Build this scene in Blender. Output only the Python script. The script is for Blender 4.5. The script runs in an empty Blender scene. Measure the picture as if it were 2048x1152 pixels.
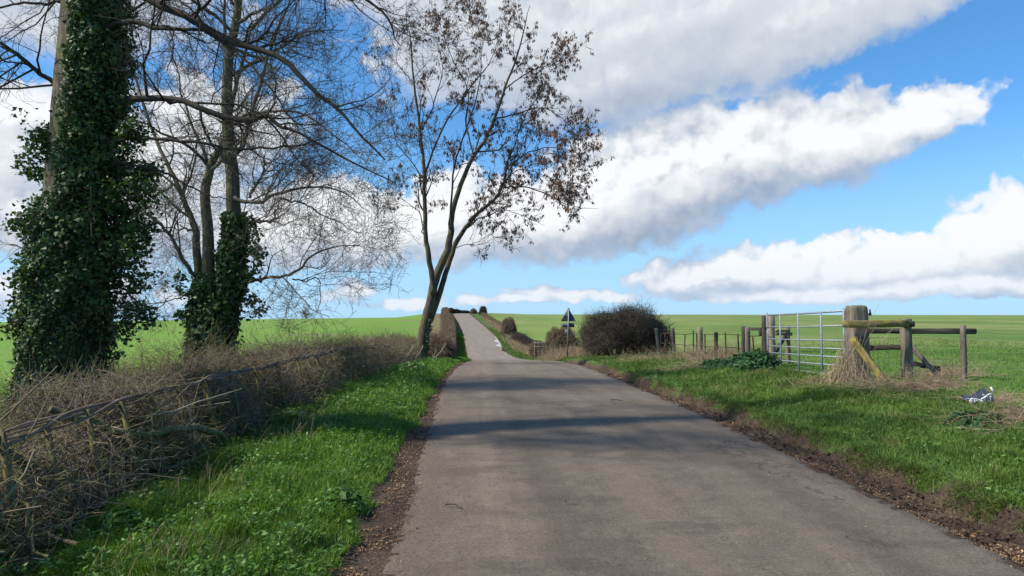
import bpy, math, random
import numpy as np
from mathutils import Vector, Matrix, Euler
D2R = math.radians
rng = np.random.default_rng(7)
scene = bpy.context.scene
COL = scene.collection
# ------------------------------------------------------------------ camera
F = 1400.0
YAW = math.atan(92/1400.0); PITCH = math.atan(84/1400.0)
cam = bpy.data.cameras.new('camera'); camo = bpy.data.objects.new('camera', cam); COL.objects.link(camo)
camo.location = (0, 0, 1.6)
camo.rotation_euler = Euler((math.pi/2+PITCH, 0, -YAW), 'XYZ')
cam.sensor_width = 36; cam.lens = 36*F/2048; cam.clip_start = 0.05; cam.clip_end = 6000
scene.camera = camo
CM = np.array(camo.rotation_euler.to_matrix())
CO = np.array([0, 0, 1.6])
def ray(px, py): return CM @ np.array([(px-1024)/F, (576-py)/F, -1.0])
def PY(px, py, Y):            # point on the sight line at world y = Y
    r = ray(px, py); return CO + r*(Y/r[1])
def PX(px, py, X):
    r = ray(px, py); return CO + r*(X/r[0])
# ------------------------------------------------------------------ sky, sun, exposure
SUN_EL = 46.0; SUN_AZ = 259.0       # azimuth clockwise from +Y
scene.view_settings.view_transform = 'Standard'; scene.view_settings.look = 'None'
scene.view_settings.exposure = 0.66; scene.view_settings.gamma = 1.0
sun = bpy.data.lights.new('sun', 'SUN'); sun.energy = 4.1; sun.angle = D2R(2.5); sun.color = (1.0, 0.92, 0.78)
suno = bpy.data.objects.new('sun', sun); COL.objects.link(suno)
sd = Vector((math.sin(D2R(SUN_AZ))*math.cos(D2R(SUN_EL)), math.cos(D2R(SUN_AZ))*math.cos(D2R(SUN_EL)), math.sin(D2R(SUN_EL))))
suno.rotation_euler = sd.to_track_quat('Z', 'Y').to_euler()
world = bpy.data.worlds.new('World'); scene.world = world; world.use_nodes = True

class NT:
    def __init__(s, tree): s.t = tree; s.n = tree.nodes; s.l = tree.links
    def new(s, typ, **kw):
        n = s.n.new(typ)
        for k, v in kw.items(): setattr(n, k, v)
        return n
    def put(s, sock, v):
        if v is None: return
        if isinstance(v, bpy.types.NodeSocket): s.l.new(v, sock)
        else: sock.default_value = v
    def math(s, op, a, b=None, c=None, clamp=False):
        n = s.new('ShaderNodeMath', operation=op); n.use_clamp = clamp
        for i, v in enumerate((a, b, c)):
            if v is not None: s.put(n.inputs[i], v)
        return n.outputs[0]
    def vmath(s, op, a, b=None, scale=None):
        n = s.new('ShaderNodeVectorMath', operation=op)
        s.put(n.inputs[0], a)
        if b is not None: s.put(n.inputs[1], b)
        if scale is not None: s.put(n.inputs['Scale'], scale)
        return n.outputs['Value'] if op in ('LENGTH', 'DOT_PRODUCT') else n.outputs[0]
    def mix(s, f, a, b, blend='MIX'):
        n = s.new('ShaderNodeMix', data_type='RGBA', blend_type=blend)
        s.put(n.inputs['Factor'], f)
        for k, v in ((6, a), (7, b)):
            if not isinstance(v, bpy.types.NodeSocket) and len(v) == 3: v = (*v, 1)
            s.put(n.inputs[k], v)
        return n.outputs[2]
    def ramp(s, f, stops, interp='LINEAR'):
        n = s.new('ShaderNodeValToRGB'); cr = n.color_ramp; cr.interpolation = interp
        while len(cr.elements) < len(stops): cr.elements.new(0.5)
        for e, (p, c) in zip(cr.elements, stops):
            e.position = p
            e.color = (c, c, c, 1) if isinstance(c, (int, float)) else (*c, 1)
        s.put(n.inputs[0], f); return n.outputs[0]
    def rng(s, v, a, b, c=0.0, d=1.0, smooth=True):
        n = s.new('ShaderNodeMapRange'); n.interpolation_type = 'SMOOTHSTEP' if smooth else 'LINEAR'
        s.put(n.inputs[0], v)
        for i, x in enumerate((a, b, c, d)): s.put(n.inputs[i+1], x)
        return n.outputs[0]
    def noise(s, vec, scale, detail=4, rough=0.5, dist=0.0, col=False, dim='3D'):
        n = s.new('ShaderNodeTexNoise', noise_dimensions=dim); s.put(n.inputs['Vector'], vec)
        n.inputs['Scale'].default_value = scale; n.inputs['Detail'].default_value = detail
        n.inputs['Roughness'].default_value = rough; n.inputs['Distortion'].default_value = dist
        return n.outputs['Color' if col else 'Fac']
    def map(s, vec, loc=(0, 0, 0), rot=(0, 0, 0), scale=(1, 1, 1), typ='POINT'):
        n = s.new('ShaderNodeMapping', vector_type=typ); s.put(n.inputs[0], vec)
        n.inputs[1].default_value = loc; n.inputs[2].default_value = rot; n.inputs[3].default_value = scale
        return n.outputs[0]

def az_el(px, py):
    r = ray(px, py); r = r/np.linalg.norm(r)
    return math.atan2(r[0], r[1]), math.asin(r[2])
# clouds: (px, py, rx, ry, tilt degrees, weight) - where each one stands in the sky, turned into azimuth and elevation
CLOUDS = [
 (1300, 30, 640, 150, 8, 1.3), (1640, 10, 380, 120, 14, 1.2), (1240, 130, 330, 120, 10, 1.15), (1000, 60, 300, 140, 0, 1.0), (850, -40, 260, 90, 0, .9), 
 (1330, -260, 900, 200, 0, 1.1),
 (1650, 285, 190, 105, 8, 1.25), (1470, 310, 260, 125, 12, 1.35), (1270, 370, 320, 140, 12, 1.35), (1830, 240, 120, 62, 14, 1.05), (1050, 430, 340, 110, 4, 1.25),
 (850, 455, 300, 80, 2, 1.1),
 (600, 460, 320, 90, 0, 1.1), (400, 260, 210, 120, 10, .9), (250, 380, 300, 150, 0, .9), (40, 230, 180, 60, 10, .9), (20, 420, 190, 90, 0, 1.0), (-160, 300, 260, 160, 0, 1.0),
 (60, 50, 220, 50, 0, .7), (640, 450, 200, 100, 0, .9), (-200, -200, 560, 200, 0, .9),
 (1780, 520, 270, 60, 2, 1.2), (1500, 540, 240, 48, 2, 1.15), (1990, 480, 140, 75, 8, 1.2), (2200, 430, 220, 110, 8, 1.3), (1380, 560, 150, 34, 2, 1.05), (1940, 572, 260, 26, 0, 1.0), (1700, 585, 420, 20, 0, .95),
 (1130, 588, 200, 16, -2, .72), (690, 580, 60, 26, 5, .8), (1010, 600, 150, 12, 0, .55), (820, 610, 110, 12, 0, .55), (100, 590, 240, 40, 0, .8), (430, 600, 150, 26, 0, .6),
]
def build_world():
    N = NT(world.node_tree); N.n.clear()
    sky = N.new('ShaderNodeTexSky', sky_type='NISHITA'); sky.sun_disc = False
    sky.sun_elevation = D2R(SUN_EL); sky.sun_rotation = D2R(SUN_AZ); sky.altitude = 100
    sky.air_density = 1.0; sky.dust_density = 0.6; sky.ozone_density = 1.6
    # ---- cloud density group
    g = bpy.data.node_groups.new('cloud_density', 'ShaderNodeTree')
    g.interface.new_socket('P', in_out='INPUT', socket_type='NodeSocketVector')
    g.interface.new_socket('D', in_out='OUTPUT', socket_type='NodeSocketFloat'); g.interface.new_socket('N', in_out='OUTPUT', socket_type='NodeSocketFloat')
    G = NT(g); gi = G.new('NodeGroupInput'); go = G.new('NodeGroupOutput'); P = gi.outputs[0]
    warp = G.noise(P, 5.0, 3, .55, col=True, dim='2D')
    es = G.new('ShaderNodeSeparateXYZ'); G.l.new(P, es.inputs[0]); calm = G.rng(es.outputs[1], .01, .13, .16, 1.0)
    w = G.vmath('SCALE', G.vmath('SUBTRACT', warp, (.5, .5, .5)), scale=G.math('MULTIPLY', calm, .050))
    warp2 = G.noise(P, 26.0, 3, .6, col=True, dim='2D')
    w2 = G.vmath('SCALE', G.vmath('SUBTRACT', warp2, (.5, .5, .5)), scale=G.math('MULTIPLY', G.math('ADD', calm, .35), .026))
    Q = G.vmath('ADD', G.vmath('ADD', P, w), w2)
    qs = G.new('ShaderNodeSeparateXYZ'); G.l.new(Q, qs.inputs[0]); cur = None
    for (px, py, rx, ry, tilt, wt) in CLOUDS:
        a, e = az_el(px, py)
        q = G.new('ShaderNodeCombineXYZ'); G.l.new(qs.outputs[0], q.inputs[0]); G.l.new(qs.outputs[1], q.inputs[1])
        if cur is not None: G.l.new(cur, q.inputs[2])          # one blob after the other keeps the shader small
        m = G.map(q.outputs[0], (a, e, 0), (0, 0, D2R(tilt)), (rx/F, ry/F, 1e6), 'TEXTURE')
        v = G.math('MULTIPLY', G.math('SUBTRACT', 1.0, G.vmath('LENGTH', m)), wt)
        v = G.math('MAXIMUM', v, -.6)
        cur = v if cur is None else G.math('SMOOTH_MAX', cur, v, .22)
    vor = G.new('ShaderNodeTexVoronoi', feature='SMOOTH_F1', voronoi_dimensions='2D'); G.put(vor.inputs['Vector'], G.map(Q, scale=(1, 1.25, 1)))
    vor.inputs['Scale'].default_value = 24; vor.inputs['Smoothness'].default_value = .35
    vor2 = G.new('ShaderNodeTexVoronoi', feature='SMOOTH_F1', voronoi_dimensions='2D'); G.put(vor2.inputs['Vector'], Q)
    vor2.inputs['Scale'].default_value = 60; vor2.inputs['Smoothness'].default_value = .4
    b = G.math('MULTIPLY', G.math('SUBTRACT', .42, vor.outputs['Distance']), .62)
    b2 = G.math('MULTIPLY', G.math('SUBTRACT', .42, vor2.outputs['Distance']), .26)
    nz = G.math('MULTIPLY', G.math('SUBTRACT', G.noise(G.map(P, scale=(1, 1.25, 1)), 9.0, 5, .55, dim='2D'), .5), G.math('ADD', .30, G.math('MULTIPLY', calm, .40)))
    G.l.new(cur, go.inputs[0]); G.l.new(G.math('ADD', G.math('ADD', b, b2), nz), go.inputs[1])
    # ---- directions
    tc = N.new('ShaderNodeTexCoord'); sp = N.new('ShaderNodeSeparateXYZ'); N.l.new(tc.outputs['Generated'], sp.inputs[0])
    az = N.math('ARCTAN2', sp.outputs[0], sp.outputs[1]); el = N.math('ARCSINE', sp.outputs[2])
    cb = N.new('ShaderNodeCombineXYZ'); N.l.new(az, cb.inputs[0]); N.l.new(el, cb.inputs[1]); P = cb.outputs[0]
    def dens(vec):
        n = N.new('ShaderNodeGroup'); n.node_tree = g; N.put(n.inputs[0], vec); return n.outputs[0], n.outputs[1]
    c0, n0 = dens(P)
    def off(dx, dy, d):
        c = N.new('ShaderNodeCombineXYZ'); N.put(c.inputs[0], N.math('ADD', az, dx)); N.put(c.inputs[1], N.math('ADD', el, dy)); N.put(c.inputs[2], N.math('MULTIPLY', d, 1e-5)); return c.outputs[0]
    c1, n1 = dens(off(-.010, .022, c0)); c2, n2 = dens(off(-.02, .085, c1))
    top = N.rng(N.math('SUBTRACT', c0, c1), -.10, .10, .30, 1.0)        # puffy crowns, smooth soft undersides
    d0 = N.math('ADD', c0, N.math('MULTIPLY', n0, top)); d1 = N.math('ADD', c1, N.math('MULTIPLY', n1, top)); d2 = N.math('ADD', c2, N.math('MULTIPLY', n2, top))
    alpha = N.rng(d0, -.02, .26)
    thin = N.math('MULTIPLY', alpha, N.rng(d0, -.02, .55, .75, 1.0))
    e1 = N.math('SUBTRACT', d0, d1)                 # >0: thinner towards the light - bright rim
    e2 = N.math('SUBTRACT', d0, d2)
    lit = N.math('ADD', N.math('MULTIPLY', e1, .55), N.math('MULTIPLY', e2, .34))
    # high cloud is flatter and greyer
    high = N.rng(el, .22, .36)
    lit = N.math('ADD', N.math('MULTIPLY', lit, N.math('SUBTRACT', 1.0, N.math('MULTIPLY', high, .62))), N.math('MULTIPLY', high, -.075))
    litv = N.rng(lit, -.48, .28, smooth=False)
    ccol = N.ramp(litv, [(0.0, (.25, .30, .39)), (.32, (.35, .40, .48)), (.58, (.49, .52, .57)), (.8, (.60, .62, .65)), (1.0, (.68, .69, .71))])
    skys = N.vmath('SCALE', sky.outputs[0], scale=SKY)
    tint = N.mix(1.0, skys, (.50, .95, 1.27), 'MULTIPLY')
    # pale milky air near the horizon
    hz = N.math('MULTIPLY', N.rng(el, .30, .0), .85)
    tint = N.mix(hz, tint, (.305, .47, .65))
    ccol = N.mix(N.rng(el, .13, .0, 0.0, .45), ccol, (.40, .51, .66))
    ccol = N.vmath('SCALE', ccol, scale=.90)
    out = N.mix(thin, tint, ccol)
    bg = N.new('ShaderNodeBackground'); N.l.new(out, bg.inputs[0]); bg.inputs[1].default_value = 1.0
    wo = N.new('ShaderNodeOutputWorld'); N.l.new(bg.outputs[0], wo.inputs[0])
SKY = 0.097
build_world()
world.cycles.sampling_method = 'NONE'
scene.cycles.max_bounces = 5; scene.cycles.diffuse_bounces = 2; scene.cycles.glossy_bounces = 2; scene.cycles.transmission_bounces = 2

# ------------------------------------------------------------------ object helpers
def tag(o, label=None, cat=None, group=None, kind=None):
    if label: o['label'] = label
    if cat: o['category'] = cat
    if group: o['group'] = group
    if kind: o['kind'] = kind
    return o
def thing(name, label, cat, loc, group=None):
    o = bpy.data.objects.new(name, None); COL.objects.link(o); o.location = loc; o.empty_display_size = .2
    return tag(o, label, cat, group)
class MB:
    """collects numpy geometry; one call of build() makes ONE mesh object"""
    def __init__(s): s.v = []; s.f = []; s.a = []; s.b = []; s.n = 0
    def add(s, v, faces, rnd=0.5, bc=None):
        v = np.asarray(v, dtype=np.float32).reshape(-1, 3)
        s.v.append(v)
        for f in faces: s.f.append(np.asarray(f, dtype=np.int64) + s.n)
        s.a.append(np.full(len(v), rnd, np.float32) if np.isscalar(rnd) else np.asarray(rnd, np.float32))
        s.b.append(np.zeros_like(v) if bc is None else np.asarray(bc, np.float32))
        s.n += len(v); return s
    def build(s, name, mat, parent=None, smooth=False, origin=None, extra=None):
        V = np.concatenate(s.v) if s.v else np.zeros((0, 3), np.float32)
        o_ = np.array(parent.location if parent is not None and parent.parent is None else
                      (parent.parent.location if parent is not None else (origin if origin is not None else (0, 0, 0))), dtype=np.float32)
        V = V - o_
        me = bpy.data.meshes.new(name)
        me.vertices.add(len(V)); me.vertices.foreach_set('co', V.ravel())
        sizes = np.concatenate([np.full(len(f), f.shape[1]) for f in s.f]); idx = np.concatenate([f.ravel() for f in s.f])
        me.loops.add(len(idx)); me.loops.foreach_set('vertex_index', idx.astype(np.int32))
        me.polygons.add(len(sizes)); st = np.concatenate([[0], np.cumsum(sizes)[:-1]])
        me.polygons.foreach_set('loop_start', st.astype(np.int32))
        if smooth: me.polygons.foreach_set('use_smooth', np.ones(len(sizes), bool))
        me.update(calc_edges=True)
        at = me.attributes.new('rnd', 'FLOAT', 'POINT'); at.data.foreach_set('value', np.concatenate(s.a))
        at = me.attributes.new('bc', 'FLOAT_VECTOR', 'POINT'); at.data.foreach_set('vector', np.concatenate(s.b).ravel())
        for k, val in (extra or {}).items():
            at = me.attributes.new(k, 'FLOAT', 'POINT'); at.data.foreach_set('value', np.asarray(val, np.float32))
        me.validate()
        me.materials.append(mat)
        ob = bpy.data.objects.new(name, me); COL.objects.link(ob)
        if parent is not None: ob.parent = parent
        elif origin is not None: ob.location = origin
        return ob
def norm(v): return v/np.maximum(np.linalg.norm(v, axis=-1, keepdims=True), 1e-9)
def tubes(mb, P, R, k=3, rnd=None, cap=False):
    """P (m,n,3), R (m,n)"""
    P = np.asarray(P, float); R = np.asarray(R, float)
    if P.ndim == 2: P = P[None]; R = R[None]
    m, n, _ = P.shape
    if m == 0: return
    T = norm(np.gradient(P, axis=1)); ov = norm(P[:, -1]-P[:, 0])
    ref = np.where(np.abs(ov[:, 2:3]) < .75, np.array([0, 0, 1.]), np.array([1., 0, 0]))[:, None, :]
    A = norm(np.cross(T, np.broadcast_to(ref, T.shape))); B = np.cross(T, A)
    ang = np.linspace(0, 2*math.pi, k, endpoint=False)
    V = P[:, :, None, :] + R[:, :, None, None]*(A[:, :, None, :]*np.cos(ang)[None, None, :, None] + B[:, :, None, :]*np.sin(ang)[None, None, :, None])
    base = np.arange(m)[:, None, None]*(n*k); i = np.arange(n-1)[None, :, None]*k; j = np.arange(k)[None, None, :]; j2 = (j+1) % k
    q = np.stack([base+i+j, base+i+j2, base+i+k+j2, base+i+k+j], -1).reshape(-1, 4)
    fs = [q]
    if cap:
        for e in (0, n-1):
            c = (np.arange(m)[:, None]*(n*k) + e*k + np.arange(k)[None, :])
            fs.append(c if e else c[:, ::-1])
    r = (rng.random(m) if rnd is None else np.broadcast_to(rnd, (m,)))
    L = np.cumsum(np.concatenate([np.zeros((m, 1)), np.linalg.norm(np.diff(P, axis=1), axis=2)], 1), 1)
    bc = np.stack([R[:, :, None]*np.cos(ang), R[:, :, None]*np.sin(ang), np.broadcast_to(L[:, :, None], (m, n, k))], -1)
    mb.add(V.reshape(-1, 3), fs, np.repeat(r, n*k), bc.reshape(-1, 3))
def smooth_poly(pts, n):
    """Catmull-Rom through pts -> n points"""
    p = np.asarray(pts, float); m = len(p)
    if m == 2: return p[0]+(p[1]-p[0])*np.linspace(0, 1, n)[:, None]
    q = np.vstack([2*p[0]-p[1], p, 2*p[-1]-p[-2]])
    t = np.linspace(0, m-1-1e-6, n); i = t.astype(int); f = (t-i)[:, None]
    a, b, c, d = q[i], q[i+1], q[i+2], q[i+3]
    return .5*((2*b)+(-a+c)*f+(2*a-5*b+4*c-d)*f**2+(-a+3*b-3*c+d)*f**3)
def grow(P, R, nc, n, length, spread=(35, 65), wig=.25, trop=(0, 0, .1), t0=.15, t1=1.0, rs=.55, tip=.3, bias=None):
    """children of polylines P (m,k,3): nc each, n points"""
    m, k, _ = P.shape; M = m*nc
    par = np.repeat(np.arange(m), nc)
    t = rng.uniform(t0, t1, M)*(k-1); i = np.minimum(t.astype(int), k-2); f = (t-i)[:, None]
    base = P[par, i]*(1-f)+P[par, i+1]*f
    tan = norm(P[par, i+1]-P[par, i])
    r0 = (R[par, i]*(1-f[:, 0])+R[par, i+1]*f[:, 0])*rs
    perp = norm(np.cross(tan, rng.normal(size=(M, 3))))
    if bias is not None: perp = norm(perp + np.asarray(bias)*1.0)
    a = np.radians(rng.uniform(*spread, M))[:, None]
    d = norm(tan*np.cos(a)+perp*np.sin(a))
    L = rng.uniform(length[0], length[1], M)*(1.15-.5*t/(k-1))
    st = (L/(n-1))[:, None]
    out = np.zeros((M, n, 3)); out[:, 0] = base
    for s in range(1, n):
        d = norm(d + rng.normal(size=(M, 3))*wig + np.asarray(trop)); out[:, s] = out[:, s-1]+d*st
    RR = r0[:, None]*np.linspace(1, tip, n)[None]
    return out, RR
def leaves(mb, C, size, nrm=None, spread=1.0, rnd=None, shape='ivy', aspect=1.0):
    """flat leaf at each point of C; size scalar or array; normals nrm blended with random"""
    C = np.asarray(C, float); m = len(C)
    if m == 0: return
    if nrm is None: nrm = np.tile([0, 0, 1.], (m, 1))
    N_ = norm(norm(nrm) + rng.normal(size=(m, 3))*spread)
    A = norm(np.cross(N_, rng.normal(size=(m, 3)))); B = np.cross(N_, A)
    s = (np.full(m, size) if np.isscalar(size) else size)[:, None]
    if shape == 'ivy':
        prof = [(0, -.45), (.5, -.25), (.32, .08), (0, .6), (-.32, .08), (-.5, -.25)]
        fold = [0, -.14, -.02, 0.02, -.02, -.14]
    elif shape == 'oval':
        prof = [(0, -.6), (.3, -.1), (.2, .35), (0, .65), (-.2, .35), (-.3, -.1)]; fold = [0, -.08, -.06, -.1, -.06, -.08]
    else:
        prof = [(0, -.5), (.28, 0), (0, .5), (-.28, 0)]; fold = [0, -.1, 0, -.1]
    k = len(prof)
    V = np.stack([C + A*s*p[0]*aspect + B*s*p[1] + N_*s*f for p, f in zip(prof, fold)], 1)
    idx = np.arange(m)[:, None]*k
    fs = [np.hstack([idx+0, idx+1, idx+2, idx+3]), np.hstack([idx+0, idx+3, idx+4, idx+5])] if k == 6 else [np.hstack([idx+0, idx+1, idx+2, idx+3])]
    r = rng.random(m) if rnd is None else rnd
    mb.add(V.reshape(-1, 3), fs, np.repeat(r, k))
def blades(mb, base, h, lean, w, rnd=None, curl=1.0):
    """grass blades: base (m,3), h (m), lean (m,2) horizontal reach as a fraction of h, w (m)"""
    m = len(base); h = h[:, None]; lz = np.concatenate([lean, np.zeros((m, 1))], 1)
    side = norm(np.stack([rng.normal(size=m), rng.normal(size=m), np.zeros(m)], 1))*w[:, None]*.5
    up = np.array([0, 0, 1.])
    l2 = np.clip(np.linalg.norm(lean, axis=1), 0, 1.6)[:, None]
    p1 = base + up*h*.5*(1-.12*l2) + lz*h*.28
    p2 = base + up*h*np.clip(1-.42*l2*curl, .05, 1) + lz*h*1.0
    V = np.stack([base-side, base+side, p1+side*.8, p1-side*.8, p2], 1)
    idx = np.arange(m)[:, None]*5
    r = rng.random(m) if rnd is None else rnd
    mb.add(V.reshape(-1, 3), [np.hstack([idx, idx+1, idx+2, idx+3]), np.hstack([idx+3, idx+2, idx+4])], np.repeat(r, 5))
def beam(mb, p0, p1, w, h, seg=6, rough=.004, up=(0, 0, 1), chamfer=0.006, rnd=.5, taper=1.0):
    """a sawn timber from p0 to p1, w across, h deep, corners chamfered and slightly uneven"""
    p0 = np.asarray(p0, float); p1 = np.asarray(p1, float); T = norm(p1-p0); up = np.asarray(up, float)
    if abs(T @ up) > .95: up = np.array([0, 1., 0])
    A = norm(np.cross(T, up)); B = np.cross(A, T); L = np.linalg.norm(p1-p0)
    a, b, c = w/2, h/2, chamfer
    ring = [(-a+c, -b), (a-c, -b), (a, -b+c), (a, b-c), (a-c, b), (-a+c, b), (-a, b-c), (-a, -b+c)]
    zs = np.concatenate([[0, c], np.linspace(c, L-c, seg+1)[1:-1], [L-c, L]]); V = []; bc = []
    for i, z in enumerate(zs):
        e = 1-(1.6*c/min(a, b) if i in (0, len(zs)-1) else 0); tp = 1+(taper-1)*z/L
        for (x, y) in ring:
            jx, jy = rng.normal()*rough, rng.normal()*rough
            V.append(p0+T*z+A*(x*e*tp+jx)+B*(y*e*tp+jy)); bc.append((x, y, z))
    n = len(zs); k = 8
    q = [[i*k+j, i*k+(j+1) % k, (i+1)*k+(j+1) % k, (i+1)*k+j] for i in range(n-1) for j in range(k)]
    mb.add(np.array(V), [np.array(q), np.array([list(range(k))[::-1], [(n-1)*k+j for j in range(k)]])], rnd, np.array(bc)+rnd*7)
    return mb

# ------------------------------------------------------------------ materials
def new_mat(name):
    m = bpy.data.materials.new(name); m.use_nodes = True; N = NT(m.node_tree); N.n.clear()
    return m, N
def finish(m, N, col, rough=.8, spec=.3, bump=None, bs=.3, bd=.01, metal=0.0, trans=None):
    p = N.new('ShaderNodeBsdfPrincipled'); N.put(p.inputs['Base Color'], col if isinstance(col, bpy.types.NodeSocket) else (*col, 1))
    N.put(p.inputs['Roughness'], rough); N.put(p.inputs['Specular IOR Level'], spec); N.put(p.inputs['Metallic'], metal)
    if bump is not None:
        b = N.new('ShaderNodeBump'); b.inputs['Strength'].default_value = bs; b.inputs['Distance'].default_value = bd
        N.put(b.inputs['Height'], bump); N.l.new(b.outputs[0], p.inputs['Normal'])
    o = N.new('ShaderNodeOutputMaterial'); sh = p.outputs[0]
    if trans:
        t = N.new('ShaderNodeBsdfTranslucent'); N.put(t.inputs[0], N.mix(1.0, col, trans[1], 'MULTIPLY'))
        ms = N.new('ShaderNodeMixShader'); ms.inputs[0].default_value = trans[0]
        N.l.new(sh, ms.inputs[1]); N.l.new(t.outputs[0], ms.inputs[2]); sh = ms.outputs[0]
    N.l.new(sh, o.inputs[0]); return m
def attr(N, name, vec=False):
    a = N.new('ShaderNodeAttribute'); a.attribute_name = name; return a.outputs['Vector' if vec else 'Fac']
def geo(N): return N.new('ShaderNodeNewGeometry').outputs['Position']
def ramp_mat(name, stops, rough=.8, spec=.2, patch=None, trans=None, pscale=1.5):
    """colour by the per-leaf/per-twig random value, with patches of a second tone across the plant"""
    m, N = new_mat(name); r = attr(N, 'rnd'); P = geo(N)
    n = N.noise(P, pscale, 3)
    f = N.math('ADD', N.math('MULTIPLY', r, .75), N.math('MULTIPLY', N.math('SUBTRACT', n, .5), .9), clamp=True)
    f = N.math('ADD', f, .1)
    c = N.ramp(f, stops)
    if patch: c = N.mix(N.math('MULTIPLY', N.rng(N.noise(P, patch[0], 3), patch[1], patch[1]+.12), patch[3]), c, patch[2])
    return finish(m, N, c, rough, spec, trans=trans)
M = {}
M['grass'] = ramp_mat('grass_blades', [(0, (.045, .085, .014)), (.4, (.10, .19, .024)), (.75, (.165, .285, .036)), (.94, (.24, .36, .065)), (1, (.42, .37, .18))], .55, .3, trans=(.35, (.9, 1.0, .5)), pscale=1.1)
M['grass2'] = ramp_mat('verge_blades', [(0, (.04, .075, .015)), (.4, (.09, .155, .026)), (.72, (.145, .235, .040)), (.9, (.20, .28, .06)), (1, (.46, .38, .22))], .55, .3, patch=(1.7, .57, (.24, .20, .085), .5), trans=(.35, (.9, 1.0, .5)), pscale=.9)
M['weed'] = ramp_mat('weed_leaves', [(0, (.04, .09, .018)), (.5, (.085, .185, .032)), (1, (.16, .31, .06))], .5, .35, trans=(.35, (.9, 1.0, .5)), pscale=2.0)
M['nettle'] = ramp_mat('nettle_leaves', [(0, (.015, .045, .015)), (.5, (.035, .10, .03)), (1, (.07, .17, .045))], .5, .35, trans=(.3, (.9, 1.0, .5)))
M['straw'] = ramp_mat('dead_grass', [(0, (.17, .115, .065)), (.5, (.42, .31, .20)), (1, (.62, .50, .34))], .7, .2, trans=(.2, (1, .9, .7)))
M['ivy'] = ramp_mat('ivy_leaves', [(0, (.016, .034, .013)), (.5, (.048, .090, .028)), (.85, (.10, .165, .042)), (1, (.16, .21, .06))], .5, .28, trans=(.2, (.8, 1.0, .4)), pscale=2.2)
M['twig'] = ramp_mat('twig_bark', [(0, (.05, .042, .034)), (.5, (.125, .105, .082)), (1, (.24, .21, .16))], .85, .15)
M['twig_dark'] = ramp_mat('dark_twig_bark', [(0, (.024, .020, .017)), (.6, (.062, .051, .041)), (1, (.14, .12, .09))], .85, .15)
M['brush'] = ramp_mat('hedge_twigs', [(0, (.045, .034, .025)), (.32, (.15, .115, .082)), (.6, (.27, .215, .165)), (.8, (.19, .18, .065)), (1, (.44, .365, .285))], .85, .15, patch=(.9, .49, (.155, .155, .05), .65))
M['thicket'] = ramp_mat('thicket_twigs', [(0, (.07, .06, .03)), (.4, (.17, .145, .075)), (.75, (.27, .23, .12)), (1, (.27, .27, .10))], .85, .15)
M['brown_brush'] = ramp_mat('clipped_hedge_twigs', [(0, (.07, .045, .03)), (.5, (.18, .13, .085)), (1, (.30, .23, .15))], .85, .15)
M['dark_brush'] = ramp_mat('bush_twigs', [(0, (.02, .016, .014)), (.6, (.06, .048, .04)), (1, (.16, .13, .10))], .85, .15)
M['dark_leaf'] = ramp_mat('bush_leaves', [(0, (.012, .018, .010)), (.6, (.03, .045, .018)), (1, (.08, .08, .035))], .6, .3)
M['deadleaf'] = ramp_mat('dead_leaves', [(0, (.06, .035, .02)), (.45, (.15, .085, .045)), (.8, (.33, .20, .10)), (1, (.55, .42, .25))], .75, .2)
M['keys'] = ramp_mat('ash_keys', [(0, (.06, .032, .025)), (.5, (.15, .082, .06)), (1, (.28, .16, .11))], .8, .15)
M['bud'] = ramp_mat('buds', [(0, (.10, .10, .03)), (.6, (.25, .24, .07)), (1, (.42, .40, .14))], .7, .2, trans=(.3, (1, 1, .6)))
def bark_mat(name, c0, c1, c2, moss=None):
    m, N = new_mat(name); bc = attr(N, 'bc', True); P = geo(N)
    n = N.noise(N.map(P, scale=(9, 9, 1.6)), 3.0, 6, .65); n2 = N.noise(P, 3.0, 4)
    c = N.ramp(n, [(.3, c0), (.5, c1), (.72, c2)])
    if moss: c = N.mix(N.math('MULTIPLY', N.rng(n2, .48, .62), moss[1]), c, moss[0])
    return finish(m, N, c, .9, .1, bump=n, bs=.7, bd=.02)
M['bark'] = bark_mat('trunk_bark', (.035, .027, .02), (.11, .09, .065), (.22, .19, .14), ((.13, .14, .05), .6))
M['bark_ash'] = bark_mat('ash_bark', (.03, .022, .017), (.085, .065, .048), (.17, .14, .10), ((.13, .13, .05), .45))
M['pleacher'] = bark_mat('mossy_bark', (.05, .045, .025), (.12, .11, .06), (.22, .20, .12), ((.12, .13, .04), .8))
def wood_mat(name, dark, mid, pale, lichen=None, lth=.5, rough=.9):
    m, N = new_mat(name); bc = attr(N, 'bc', True)
    g1 = N.noise(N.map(bc, scale=(60, 60, 3)), 1.0, 5, .6, .3); g2 = N.noise(N.map(bc, scale=(6, 6, 2)), 1.0, 4)
    c = N.ramp(N.math('ADD', N.math('MULTIPLY', g1, .7), N.math('MULTIPLY', g2, .35)), [(.32, dark), (.52, mid), (.72, pale)])
    if lichen:
        l = N.rng(N.noise(N.map(bc, scale=(9, 9, 5)), 1.0, 6, .65), lth, lth+.12)
        c = N.mix(N.math('MULTIPLY', l, .85), c, lichen)
    return finish(m, N, c, rough, .15, bump=g1, bs=.6, bd=.006)
M['wood_grey'] = wood_mat('weathered_timber', (.045, .036, .028), (.15, .125, .095), (.28, .245, .19), (.17, .16, .06), .60)
M['wood_dark'] = wood_mat('dark_timber', (.016, .014, .012), (.05, .042, .035), (.15, .13, .105), (.15, .13, .05), .66)
M['wood_lichen'] = wood_mat('lichened_timber', (.07, .05, .02), (.16, .125, .06), (.26, .215, .12), (.26, .215, .05), .45)
M['wood_pale'] = wood_mat('pale_timber', (.12, .10, .075), (.24, .205, .155), (.36, .32, .25), None)
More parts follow.
